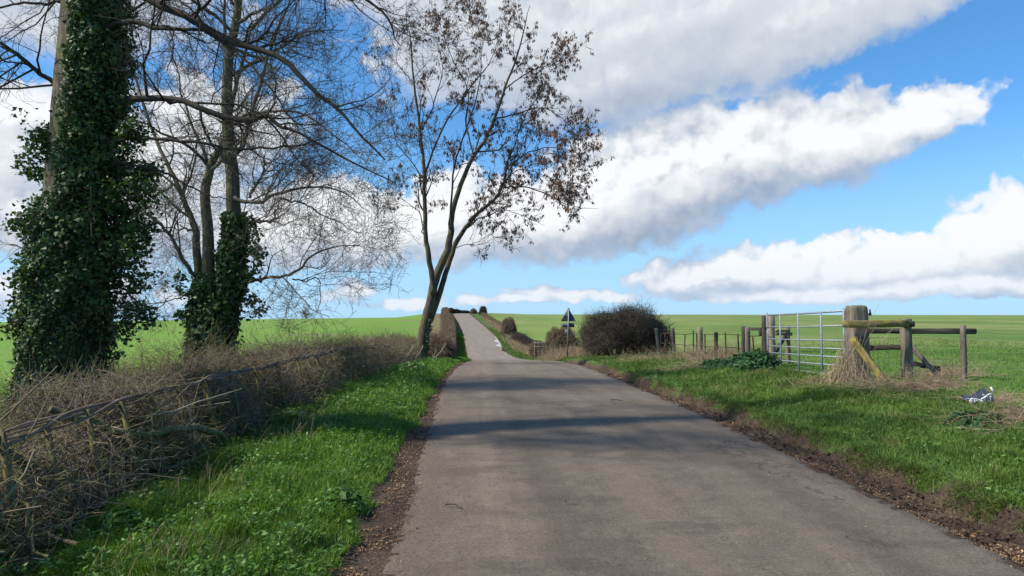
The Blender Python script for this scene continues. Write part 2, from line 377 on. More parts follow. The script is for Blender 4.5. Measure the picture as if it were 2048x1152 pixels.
M['stake'] = wood_mat('hedge_stake', (.05, .038, .02), (.13, .10, .05), (.22, .18, .10), (.17, .16, .045), .5)
M['binder'] = wood_mat('hedge_binder', (.06, .043, .032), (.16, .12, .09), (.30, .24, .19), None)
def plain(name, col, rough=.5, metal=0.0, spec=.5, var=.25, sc=14):
    m, N = new_mat(name); n = N.noise(geo(N), sc, 5, .6)
    c = N.mix(N.math('MULTIPLY', N.rng(n, .35, .7), 1.0), tuple(x*(1-var) for x in col), tuple(min(1, x*(1+var)) for x in col))
    return finish(m, N, c, rough, spec, metal=metal)
M['galv'] = plain('galvanised_steel', (.25, .28, .30), .55, .25, .4, .2)
M['rust'] = plain('rusty_iron', (.055, .034, .026), .85, .0, .2, .4)
M['wire'] = plain('old_wire', (.12, .11, .10), .7, .3)
M['sign_back'] = plain('sign_back_grey', (.085, .105, .13), .6, .1, .4, .12)
M['sign_pole'] = plain('grey_sign_pole', (.17, .175, .18), .5, .4, .4, .15)
M['sticker'] = plain('white_sticker', (.65, .66, .68), .6)
M['trash_blue'] = plain('navy_plastic', (.028, .036, .058), .4)
M['trash_grey'] = plain('grey_plastic', (.24, .25, .265), .5)
M['trash_white'] = plain('white_plastic', (.75, .76, .78), .4)
M['cattle'] = M['dark_brush']

# ------------------------------------------------------------------ ground and road
def pchip(xk, yk):
    xk = np.array(xk, float); yk = np.array(yk, float); h = np.diff(xk); d = np.diff(yk)/h
    m = np.zeros(len(xk)); m[0] = d[0]; m[-1] = d[-1]
    for i in range(1, len(xk)-1):
        m[i] = 0 if d[i-1]*d[i] <= 0 else 2*d[i-1]*d[i]/(d[i-1]+d[i])
    def f(x):
        x = np.asarray(x, float); i = np.clip(np.searchsorted(xk, x)-1, 0, len(xk)-2); t = (x-xk[i])/h[i]
        t = np.clip(t, -50, 50)
        a = np.where((t >= 0) & (t <= 1), 1, 0); tt = np.clip(t, 0, 1)
        v = (2*tt**3-3*tt**2+1)*yk[i]+(tt**3-2*tt**2+tt)*h[i]*m[i]+(-2*tt**3+3*tt**2)*yk[i+1]+(tt**3-tt**2)*h[i]*m[i+1]
        return v + np.where(a == 1, 0, (t-tt)*h[i]*np.where(t < 0, m[0], m[-1]))
    return f
XC = pchip([-30, 8, 13, 19, 27, 40, 61, 92, 130, 175, 190, 210, 240, 320, 700], [1.49, 1.49, 1.49, 1.62, 1.95, 2.3, 2.13, 1.7, .6, -1.0, -.6, 4, 16, 60, 300])
RZ = pchip([-30, 0, 13, 19, 27, 40, 61, 92, 130, 175, 190, 210, 260, 700], [-.9, 0, .44, .50, .36, -.16, -.72, .93, 2.95, 5.55, 5.95, 5.8, 4.0, -4])
FR = pchip([-30, 0, 13, 25, 60, 120, 250, 400, 900], [0, .5, .8, .88, 1.75, 3.7, 6.75, 6.6, 0])
FL = pchip([-30, 0, 13, 30, 60, 120, 250, 400, 900], [-.4, .05, .33, .35, .7, 2.9, 5.75, 5.4, 0])
def ss(x, a, b):
    t = np.clip((x-a)/(b-a), 0, 1); return t*t*(3-2*t)
_ph = rng.uniform(0, 6.28, (40, 2)); _dr = rng.normal(size=(40, 2)); _dr /= np.linalg.norm(_dr, axis=1)[:, None]
def wob(x, y, lam, seed=0, n=6):
    """cheap smooth noise in -1..1, wavelength about lam"""
    s = 0
    for i in range(n):
        j = (i+seed*7) % 40; k = 6.283/lam*(.7+.55*((i*37+seed*13) % 7)/3.0)
        s = s+np.sin((x*_dr[j, 0]+y*_dr[j, 1])*k+_ph[j, 0]+1.3*np.sin((x*_dr[j, 1]-y*_dr[j, 0])*k*.6+_ph[j, 1]))
    return s/n*1.5
def H(x, y):
    x = np.asarray(x, float); y = np.asarray(y, float)
    u = x-XC(y); r = RZ(y); au = np.abs(u)
    crown = -.012*np.clip(au, 0, 1.96)**2*.5
    edgeR = 2.50-.18*ss(y, 6, 14)+.10*wob(x*0, y, 1.7, 1)+.05*wob(x*0, y, .5, 2)
    near = 1-ss(y, 24, 45)
    # right side: mud gutter, cut bank, rising verge
    zr = r + crown - .035*ss(u, 1.95, 2.1)*near + .17*ss(u, edgeR-.10, edgeR+.06)*(.35+.65*near) + .17*ss(u, 2.6, 5.2)
    zr = zr*(1-ss(u, 4.6, 22)) + FR(y)*ss(u, 4.6, 22)
    # left side: flat soil lip, verge, foot of the hedge, field
    fl = FL(y) - 2.3*np.clip((-x-20)/150, 0, 3)*ss(y, 30, 250)
    zl = r + crown + .02*ss(-u, 1.95, 2.3) + .09*ss(-u, 2.15, 2.6) - .10*ss(-u, 3.8, 4.5)*(1-ss(-u, 5, 8))
    zl = zl*(1-ss(-u, 6.5, 20)) + fl*ss(-u, 6.5, 20)
    z = np.where(u > 0, zr, zl)
    bumpy = ss(au, 2.0, 2.35)*(1-ss(y, 40, 80))
    z = z + bumpy*(.022*wob(x, y, .55, 3)+.035*wob(x, y, 1.7, 4)*ss(au, 2.6, 3.2))
    mud = ss(u, 2.0, 2.12)*(1-ss(u, edgeR+.03, edgeR+.16))*near
    z = z + mud*(.028*wob(x, y, .16, 5)+.02*wob(x, y, .34, 6))
    return z
rows = [-14.0]
while rows[-1] < 3.0: rows.append(rows[-1]+.5)
while rows[-1] < 800:
    y = rows[-1]; rows.append(y+max(.05, min(.010*y, 8)) if y < 14 else y+max(.14, .012*y))
rows = np.array(rows)
cl = np.concatenate([-np.geomspace(600, 12, 34), np.linspace(-11, -4.4, 23), np.arange(-4.3, -2.4, .12), np.arange(-2.4, -1.8, .06),
                     np.linspace(-1.7, 1.7, 9), np.arange(1.8, 3.0, .05), np.arange(3.0, 6.4, .14), np.linspace(6.6, 12, 18), np.geomspace(12.8, 650, 34)])
def sheet(name, rows, cols_of, zoff, mat, extra_u=True):
    Y = np.repeat(rows[:, None], cols_of(rows).shape[1], 1); U = cols_of(rows); X = XC(Y)+U; Z = H(X, Y)+zoff(U, Y)
    n, k = Y.shape; V = np.stack([X, Y, Z], -1).reshape(-1, 3)
    i = np.arange(n-1)[:, None]*k; j = np.arange(k-1)[None]
    q = np.stack([i+j, i+j+1, i+k+j+1, i+k+j], -1).reshape(-1, 4)
    mb = MB(); mb.add(V, [q])
    o = mb.build(name, mat, smooth=True, extra={'u': U.ravel()}); tag(o, kind='structure'); return o
# ---- ground material
def ground_mat():
    m, N = new_mat('ground_soil_and_turf'); P = geo(N); sx = N.new('ShaderNodeSeparateXYZ'); N.l.new(P, sx.inputs[0]); X, Y = sx.outputs[0], sx.outputs[1]
    U = attr(N, 'u')
    nb = N.noise(P, 2.2, 5, .6); nf = N.noise(P, 22, 5, .65); nbig = N.noise(P, .35, 4)
    u = N.math('ADD', U, N.math('MULTIPLY', N.math('SUBTRACT', nb, .5), .5))
    u = N.math('ADD', u, N.math('MULTIPLY', N.math('SUBTRACT', nf, .5), .22))
    ur = N.math('ADD', u, N.math('MULTIPLY', N.rng(Y, 6.0, 14.0), .20))
    soil = N.ramp(N.noise(P, 34, 6, .7), [(.3, (.020, .014, .011)), (.5, (.052, .036, .027)), (.68, (.095, .066, .048)), (.8, (.17, .12, .08))])
    litter = N.ramp(N.noise(P, 70, 3, .6), [(.35, (.035, .025, .02)), (.55, (.10, .068, .048)), (.7, (.22, .145, .085))])
    soil = N.mix(N.rng(N.noise(P, 3.0, 4), .45, .62), soil, litter)
    turf = N.ramp(N.math('ADD', N.math('MULTIPLY', nf, .6), N.math('MULTIPLY', nb, .4)), [(.3, (.030, .055, .014)), (.5, (.055, .11, .022)), (.66, (.085, .145, .035)), (.8, (.12, .12, .05))])
    # fields: winter corn; the left one in drilled rows with thin brown patches
    cropn = N.noise(N.map(P, scale=(1, .35, 1)), .12, 5, .6); fn = N.noise(P, 6.0, 5, .7)
    fieldR = N.ramp(N.math('ADD', N.math('MULTIPLY', cropn, .6), N.math('MULTIPLY', fn, .4)), [(.35, (.10, .155, .035)), (.52, (.145, .205, .052)), (.68, (.20, .25, .075))])
    nearR = N.ramp(N.math('ADD', N.math('MULTIPLY', N.noise(P, .8, 4), .5), N.math('MULTIPLY', fn, .5)), [(.35, (.05, .11, .02)), (.55, (.085, .165, .032)), (.7, (.15, .20, .06))])
    fieldR = N.mix(N.rng(Y, 16, 75), nearR, fieldR)
    rowsn = N.noise(N.map(P, rot=(0, 0, -.25), scale=(.06, .9, 1)), 1.0, 4, .6)
    tl = N.math('FRACT', N.math('MULTIPLY', N.math('ADD', X, N.math('MULTIPLY', Y, .22)), 1/14.0)); tram = N.math('MULTIPLY', N.math('LESS_THAN', N.math('ABSOLUTE', N.math('SUBTRACT', tl, .5)), .022), N.rng(nb, .35, .6, .2, .6))
    fieldR = N.mix(N.math('MULTIPLY', tram, .5), fieldR, (.10, .10, .05)); fieldR = N.mix(N.math('MULTIPLY', N.rng(N.noise(N.map(P, scale=(1, .5, 1)), .045, 6, .65), .44, .58), .6), fieldR, (.215, .225, .085)); fieldR = N.mix(N.math('MULTIPLY', N.rng(N.noise(P, .11, 5, .65), .52, .64), .4), fieldR, (.07, .125, .03))
    bare = N.rng(N.math('ADD', N.math('MULTIPLY', rowsn, .5), N.math('MULTIPLY', N.noise(N.map(P, scale=(.5, 1, 1)), .09, 4), .5)), .52, .60)
    fieldL = N.ramp(fn, [(.3, (.085, .17, .024)), (.5, (.13, .235, .036)), (.7, (.19, .29, .055))])
    hillside = N.rng(Y, 30, 55)
    soil2 = N.ramp(fn, [(.35, (.14, .10, .06)), (.65, (.25, .19, .11))])
    nearhedge = N.rng(u, -30.0, -8.0)
    fieldL = N.mix(N.math('MULTIPLY', bare, N.math('ADD', .35, N.math('MULTIPLY', nearhedge, .5))), fieldL, soil2)
    rough = N.ramp(fn, [(.35, (.10, .085, .04)), (.6, (.20, .17, .09)), (.75, (.16, .20, .06))])
    # zones across the road, left to right
    c = N.mix(N.rng(u, -8.5, -6.8), fieldL, rough)
    c = N.mix(N.rng(u, -5.6, -5.0), c, N.mix(.45, soil, litter))
    c = N.mix(N.rng(u, -4.15, -3.85), c, turf)
    c = N.mix(N.rng(u, -2.36, -2.18), c, soil)
    right = N.mix(N.rng(ur, 2.48, 2.64), soil, turf)
    c = N.mix(N.rng(u, -.2, .2), c, right)
    c = N.mix(N.rng(u, 5.0, 6.0), c, fieldR)
    h = N.math('ADD', nf, N.math('MULTIPLY', N.noise(P, 60, 4, .7), .6))
    mm = finish(m, N, c, .92, .12, bump=h, bs=.7, bd=.03)
    return mm
ground = sheet('ground', rows, lambda r: np.repeat(cl[None], len(r), 0), lambda U, Y: np.where(np.abs(U) < 1.9, -.03, 0.0), ground_mat())
# ---- road
def road_mat():
    m, N = new_mat('worn_asphalt'); P = geo(N); U = attr(N, 'u'); sx = N.new('ShaderNodeSeparateXYZ'); N.l.new(P, sx.inputs[0]); Y = sx.outputs[1]
    grit = N.noise(P, 150, 3, .8); g2 = N.noise(P, 45, 5, .75); med = N.noise(P, 4.0, 5, .6); lon = N.noise(N.map(P, scale=(2.2, .16, 1)), 1.0, 5, .6)
    cross = N.noise(N.map(P, scale=(.22, 1.5, 1)), 1.0, 4, .6)
    f = N.math('ADD', N.math('ADD', N.math('MULTIPLY', grit, .42), N.math('MULTIPLY', g2, .32)), N.math('ADD', N.math('MULTIPLY', med, .14), N.math('MULTIPLY', lon, .22)))
    c = N.ramp(f, [(.41, (.052, .040, .030)), (.49, (.127, .101, .076)), (.56, (.180, .145, .110)), (.67, (.31, .25, .185))])
    # pale and dark chippings
    vo = N.new('ShaderNodeTexVoronoi'); N.put(vo.inputs['Vector'], P); vo.inputs['Scale'].default_value = 95
    chip = N.math('LESS_THAN', vo.outputs['Distance'], .20); cs = N.new('ShaderNodeSeparateColor'); N.l.new(vo.outputs['Color'], cs.inputs[0])
    c = N.mix(N.math('MULTIPLY', chip, N.math('MULTIPLY', cs.outputs[0], .8)), c, N.ramp(cs.outputs[1], [(0, (.05, .04, .035)), (.55, (.13, .105, .085)), (1, (.30, .26, .21))]))
    c = N.mix(N.math('MULTIPLY', N.rng(N.noise(N.map(P, scale=(.45, 1.1, 1)), 1.3, 5, .65), .50, .66), .45), c, (.075, .058, .045))
    c = N.mix(N.math('MULTIPLY', N.rng(N.noise(P, 9, 5, .7), .56, .68), .4), c, (.26, .21, .16))
    vb = N.new('ShaderNodeTexVoronoi'); N.put(vb.inputs['Vector'], P); vb.inputs['Scale'].default_value = 38; vs = N.new('ShaderNodeSeparateColor'); N.l.new(vb.outputs['Color'], vs.inputs[0])
    stone = N.math('MULTIPLY', N.math('LESS_THAN', vb.outputs['Distance'], .22), N.math('GREATER_THAN', vs.outputs[0], .80))
    c = N.mix(N.math('MULTIPLY', stone, .7), c, N.ramp(vs.outputs[1], [(0, (.03, .024, .02)), (.5, (.10, .08, .06)), (1, (.38, .33, .27))]))
    track = N.math('ADD', N.rng(N.math('ABSOLUTE', N.math('SUBTRACT', U, 1.25)), .45, .0), N.rng(N.math('ABSOLUTE', N.math('ADD', U, .75)), .45, .0))
    c = N.mix(N.math('MULTIPLY', track, .28), c, (.075, .06, .048))
    # loose grit lines where no wheel runs, cracks
    for (u0, w_, s_) in ((.72, .16, .8), (-.15, .30, .5), (-1.45, .2, .4)):
        d = N.math('ABSOLUTE', N.math('SUBTRACT', N.math('ADD', U, N.math('MULTIPLY', N.math('SUBTRACT', N.noise(N.map(P, scale=(1, .5, 1)), .8, 4), .5), .9)), u0))
        k = N.math('MULTIPLY', N.rng(d, w_, 0.0), N.math('MULTIPLY', N.rng(g2, .46, .58), s_))
        c = N.mix(k, c, (.19, .155, .115))
    ck = N.new('ShaderNodeTexVoronoi', feature='DISTANCE_TO_EDGE'); N.put(ck.inputs['Vector'], N.vmath('ADD', N.map(P, scale=(1, .6, 1)), N.vmath('SCALE', N.noise(P, 2.5, 4, .6, col=True), scale=.7)))
    ck.inputs['Scale'].default_value = .55
    crack = N.math('MULTIPLY', N.rng(ck.outputs['Distance'], .010, .0), N.math('MULTIPLY', N.rng(N.noise(P, .5, 3), .5, .62), .6))
    c = N.mix(crack, c, (.03, .024, .02))
    # dusty earth worked in from both edges
    au = N.math('ABSOLUTE', U); ed = N.math('ADD', au, N.math('MULTIPLY', N.math('SUBTRACT', N.noise(N.map(P, scale=(1, .45, 1)), 2.6, 6, .65), .5), .75))
    left = N.math('LESS_THAN', U, 0)
    dust = N.math('MULTIPLY', N.rng(ed, 1.58, 1.80), N.math('ADD', .25, N.math('MULTIPLY', left, .55)))
    c = N.mix(dust, c, N.ramp(g2, [(.35, (.10, .075, .058)), (.6, (.19, .15, .12))]))
    dirt = N.rng(ed, 1.90, 2.08)
    c = N.mix(N.math('MULTIPLY', dirt, .85), c, N.ramp(g2, [(.35, (.028, .02, .015)), (.6, (.085, .058, .042))]))
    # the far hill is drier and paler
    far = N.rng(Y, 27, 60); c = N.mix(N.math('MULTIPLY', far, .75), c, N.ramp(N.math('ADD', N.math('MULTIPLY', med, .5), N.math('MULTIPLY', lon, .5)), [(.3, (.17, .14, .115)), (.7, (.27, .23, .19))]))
    h = N.math('ADD', N.math('MULTIPLY', grit, 1.0), N.math('MULTIPLY', g2, 1.0))
    return finish(m, N, c, .85, .2, bump=h, bs=.8, bd=.016)
def road_cols(r):
    t = np.concatenate([[-1], np.linspace(-.97, .97, 31), [1]]); k = len(t)
    L = 2.0+.045*wob(r*0, r, .7, 8)+.03*wob(r*0, r, .23, 9); Rr = 2.02+.05*wob(r*0+5, r, .9, 10)+.03*wob(r*0+3, r, .26, 11)
    U = np.where(t[None] < 0, t[None]*L[:, None], t[None]*Rr[:, None]); return U
rr = rows[(rows > -14) & (rows < 330)]
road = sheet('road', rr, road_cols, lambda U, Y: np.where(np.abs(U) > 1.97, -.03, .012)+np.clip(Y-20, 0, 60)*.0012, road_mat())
def G(x, y): return float(H(np.array([x]), np.array([y]))[0])
# ---- puddle on the hill by the right kerb
m_, N_ = new_mat('wet_water'); M['water'] = finish(m_, N_, (.03, .03, .032), .04, .8)
def puddle():
    ys = np.linspace(64, 88, 40); c = np.array([(XC(y)+1.95-.05-(.36+.30*math.sin((y-64)/24*math.pi))*(.6+.4*math.sin(y*1.1)), XC(y)+1.93) for y in ys])
    L = []; Rr = []
    for y, (a, b) in zip(ys, c):
        w_ = math.sin(min(1, max(0, (y-64)/24))*math.pi)**.5; mid = b-.0
        a = mid+(a-mid)*w_; z = G(XC(y)+1.5, y)+.012+(y-20)*.0012*1.0+.012
        z = RZ(y)-.018+.012+min(60, max(0, y-20))*.0012+.022
        L.append((a, y, z)); Rr.append((b, y, z))
    V = np.array(L+Rr); n = len(ys); q = [[i, n+i, n+i+1, i+1] for i in range(n-1)]
    mb = MB(); mb.add(V, [np.array(q)]); o = mb.build('puddle', M['water']); tag(o, kind='structure')
puddle()

# ------------------------------------------------------------------ trees
def limb(mb, pts, radii, n=24, k=8, rnd=.5, wobble=.0):
    P = smooth_poly(pts, n)
    if wobble:
        w = np.cumsum(rng.normal(size=(n, 3))*wobble, 0); w -= np.linspace(0, 1, n)[:, None]*w[-1]; w[0] = 0; P = P+w
    R = np.interp(np.linspace(0, 1, n), np.linspace(0, 1, len(radii)), radii)
    tubes(mb, P, R, k, rnd, cap=True); return P, R
def px_pts(lst): return np.array([PY(a, b, c) for a, b, c in lst])
def resample(L, n=12):
    P = []; R = []
    for p, r in L:
        t = np.linspace(0, len(p)-1, n); i = np.minimum(t.astype(int), len(p)-2); f = t-i
        P.append(p[i]*(1-f)[:, None]+p[i+1]*f[:, None]); R.append(r[i]*(1-f)+r[i+1]*f)
    return np.array(P), np.array(R)
def twiggery(mb, L, spec, k=3, minr=.0022):
    """spec: list of (children, points, (len), spread, wiggle, trop, t0, t1)"""
    P, R = resample(L); ends = None; allp = []
    for i, (nc, n, ln, spr, wig, trop, t0, t1) in enumerate(spec):
        P, R = grow(P, R, nc, n, ln, spr, wig, trop, t0, t1, rs=.6 if i else .5, tip=.35)
        R = np.maximum(R, minr); R = np.minimum(R, [.035, .014, .008, .005][min(i, 3)])
        tubes(mb, P, R, 5 if i == 0 else k); allp.append((P, R))
    return allp

def ivy_on(mb, axis, radii, env, n, size, clump=1.0, seed=0):
    """leaves through a sleeve round the trunk polyline; env(t, theta) gives the sleeve's thickness"""
    t = rng.random(n); th = rng.uniform(0, 2*math.pi, n); m = len(axis); i = np.minimum((t*(m-1)).astype(int), m-2); f = (t*(m-1)-i)
    C = axis[i]*(1-f)[:, None]+axis[i+1]*f[:, None]; r = radii[i]*(1-f)+radii[i+1]*f
    E = env(t, th); cl_ = .55+.45*np.sin(th*3+t*23+seed)*np.sin(t*41+th*2+seed*2)+.25*np.sin(th*7-t*67)
    dep = rng.random(n)**.7; rad = r+.01+E*np.clip(cl_, .12, 1.5)*dep
    o = np.stack([np.cos(th), np.sin(th), np.zeros(n)], 1)
    C = C+o*rad[:, None]+rng.normal(size=(n, 3))*.03; keep = E > .005
    nr = o+np.array([0, 0, .35])
    sz = size*(.45+1.0*rng.random(n)**1.6)
    rn = np.clip(rng.random(n)*.6+.35*dep*(rng.random(n) > .3), 0, 1)
    leaves(mb, C[keep], sz[keep], nr[keep], .7, rn[keep])
def sprays(mbs, mbl, starts, nleaf, size, ln=(.3, .7), trop=(0, 0, .02)):
    """leafy ivy shoots leaving the sleeve"""
    for (p, d) in starts:
        L = rng.uniform(*ln); pts = [np.array(p)]; dd = norm(np.array(d, float))
        for _ in range(6): dd = norm(dd+rng.normal(size=3)*.25+np.array(trop)); pts.append(pts[-1]+dd*L/6)
        P = np.array(pts); tubes(mbs, P, np.linspace(.007, .003, 7), 4)
        P2, R2 = grow(P[None], np.full((1, 7), .004), 6, 4, (.08, .22), (30, 70), .3, (0, 0, .03), .2, 1)
        tubes(mbs, P2, R2, 3); Q = P2[rng.integers(0, 6, nleaf), rng.integers(1, 4, nleaf)]+rng.normal(size=(nleaf, 3))*.05
        leaves(mbl, Q, size*rng.uniform(.6, 1.2, nleaf), None, 1.0)

def tree_one():
    root = thing('ivy_clad_tree', 'largest tree, thick bare trunk wrapped in dark green ivy behind the laid hedge', 'tree', (-4.62, 8.2, G(-4.62, 8.2)-.05), 'trees along the left hedge')
    mb = MB(); g = np.array([-4.62, 8.2, G(-4.62, 8.2)-.1])
    ax = [g, PY(146, 600, 8.2), PY(150, 400, 8.2), PY(160, 200, 8.2), PY(178, 0, 8.25), PY(190, -300, 8.3), PY(210, -700, 8.4), PY(180, -1150, 8.5)]
    T, TR = limb(mb, ax, [.40, .32, .31, .30, .28, .25, .19, .08], 40, 14, .5, .006)
    mb.build('trunk', M['bark'], root, smooth=True)
    Ls = []; mbb = MB()
    defs = [
     ([(225, 222, 8.1), (262, 200, 8.0), (300, 197, 7.9), (350, 200, 7.8), (430, 232, 7.6), (500, 245, 7.5), (530, 229, 7.4), (563, 250, 7.4), (600, 268, 7.3), (690, 320, 7.2), (790, 365, 7.1)], [.055, .05, .045, .036, .02, .008]),
     ([(200, 285, 8.0), (300, 279, 7.8), (400, 284, 7.7), (480, 291, 7.6), (590, 293, 7.4), (660, 275, 7.4)], [.03, .024, .02, .015, .006]),
     ([(230, 322, 8.0), (330, 352, 7.9), (400, 383, 7.8), (460, 402, 7.8)], [.022, .015, .006]),
     ([(145, 205, 8.3), (95, 158, 8.3), (40, 106, 8.2), (-10, 78, 8.1), (-120, 40, 8.0)], [.045, .036, .03, .022]),
     ([(195, -60, 8.1), (290, -10, 7.9), (380, 25, 7.7), (470, 78, 7.5), (560, 108, 7.3), (640, 185, 7.2), (700, 235, 7.1), (770, 320, 7.0)], [.07, .06, .045, .03, .010]),
     ([(195, 60, 8.1), (260, 40, 8.0), (340, 60, 7.8), (420, 72, 7.6), (520, 150, 7.4), (580, 235, 7.3), (640, 250, 7.3)], [.04, .034, .024, .012, .006]),
     ([(170, 20, 8.3), (110, 5, 8.4), (50, 3, 8.4), (-60, 30, 8.4)], [.035, .028, .02, .012]),
     ([(196, -200, 8.2), (330, -230, 7.6), (500, -170, 7.2), (650, -60, 7.0), (760, 20, 6.9), (800, 90, 6.9)], [.08, .06, .04, .02, .007]),
     ([(196, -380, 8.3), (380, -520, 7.4), (600, -560, 7.0), (820, -480, 6.8)], [.08, .06, .035, .012]),
     ([(200, -500, 8.4), (60, -640, 8.8), (-100, -700, 9.2)], [.07, .05, .02]),
     ([(205, -620, 8.4), (280, -850, 8.2), (330, -1150, 8.0)], [.07, .05, .02]),
     ([(180, -260, 8.4), (40, -330, 9.5), (-120, -320, 10.5)], [.06, .05, .02]),
     ([(190, -350, 8.2), (230, -480, 6.8), (330, -620, 5.6)], [.06, .04, .012]),
     ([(185, 110, 8.3), (235, 60, 8.8), (330, -30, 9.2), (430, -120, 9.6)], [.03, .026, .02, .01]),
     ([(125, 480, 8.2), (60, 500, 8.1), (0, 480, 8.1)], [.012, .008, .004]),
     ([(230, 560, 8.1), (300, 610, 7.9), (360, 590, 7.8)], [.014, .009, .004]),
     ([(120, 590, 8.1), (60, 640, 7.9), (10, 655, 7.8)], [.012, .008, .004]),
    ]
    for pts, rad in defs:
        p, r = limb(mbb, px_pts(pts), [x*.72 for x in rad], 26, 7, .35, .012); Ls.append((p, r))
    big = Ls[:2]+Ls[3:14]
    twiggery(mbb, big, [(11, 7, (.5, 1.3), (30, 75), .22, (.0, 0, .05), .15, 1.0), (6, 6, (.3, .8), (30, 70), .28, (0, 0, .0), .15, 1), (5, 5, (.16, .42), (30, 65), .3, (0, 0, .04), .15, 1), (2, 4, (.06, .2), (30, 60), .3, (0, 0, .06), .2, 1)], minr=.0016)
    twiggery(mbb, [Ls[2]]+Ls[14:], [(4, 6, (.2, .5), (30, 75), .22, (.0, 0, .02), .3, 1.0), (3, 5, (.12, .3), (30, 70), .28, (0, 0, .0), .2, 1)], minr=.0020)
    # ivy: thick below, thinning to a strip on the right side of the trunk above
    mbl = MB(); mbs = mbb
    def env(t, th):
        z = np.interp(t, np.linspace(0, 1, 40), T[:, 2])
        right = np.clip(np.cos(th-.0), -1, 1)
        base = np.interp(z, [0.2, 1.0, 1.6, 2.4, 3.2, 3.9, 4.6, 6.5, 9], [.06, .10, .22, .30, .25, .13, .11, .08, 0])
        lop = np.interp(z, [0.2, 1.0, 2.6, 3.3, 4.0, 9], [.1, .15, .45, .85, 1.3, 1.4])
        e = base*(1+lop*right)
        bare = (z > 3.05) & (np.cos(th-math.pi*1.12) > .42)
        return np.where(bare, 0, np.clip(e, 0, None))
    sel = T[:, 2] < 7.5
    A_, R_ = T[sel], TR[sel]
    ivy_on(mbl, A_, R_, lambda t, th: env(t*(sel.sum()-1)/39.0, th), 80000, .045)
    st = []
    for (a, b, dx, dz) in [(112, 300, -1, .35), (110, 320, -1, .1), (105, 345, -1, -.1), (95, 420, -1, .1), (95, 520, -1, 0), (90, 600, -1, -.1), (80, 640, -1, -.1), (235, 260, 1, .1), (250, 330, 1, .15), (262, 385, 1, .0), (262, 430, 1, -.1), (250, 470, 1, .1), (245, 520, 1, .1), (240, 560, 1, 0), (235, 600, 1, -.1), (225, 645, 1, -.2), (90, 470, -1, .1), (110, 285, -.8, .6), (240, 300, 1, .3), (265, 410, 1, .2), (85, 560, -1, .1)]:
        for q in range(2): st.append((PY(a, b+rng.uniform(-14, 14), 8.1+rng.uniform(-.3, .2)), (dx, rng.uniform(-.4, .3), dz+rng.uniform(-.2, .2))))
    sprays(mbs, mbl, st, 120, .050, (.15, .42))
    # old ivy stems showing on the face
    for (a, b, c, d) in ((160, 380, 165, 440), (185, 430, 200, 490), (120, 620, 140, 700)):
        limb(mbs, [PY(a, b, 7.75), PY((a+c)/2+8, (b+d)/2, 7.62), PY(c, d, 7.78)], [.008, .007, .004], 14, 5, .1, .03)
    mbl.build('ivy', M['ivy'], root); mbb.build('branches', M['twig_dark'], root)
    # a few yellow-green buds on the near twigs
    mbu = MB(); P, R = resample(Ls[4:6]+Ls[7:8])
    q, _ = grow(P, R, 60, 3, (.1, .6), (30, 80), .3, (0, 0, 0), .1, 1.0)
    leaves(mbu, q[:, 2]+rng.normal(size=(len(q), 3))*.12, .03*rng.uniform(.5, 1.2, len(q)), None, 1., shape='kite'); mbu.build('foliage', M['bud'], root)
tree_one()

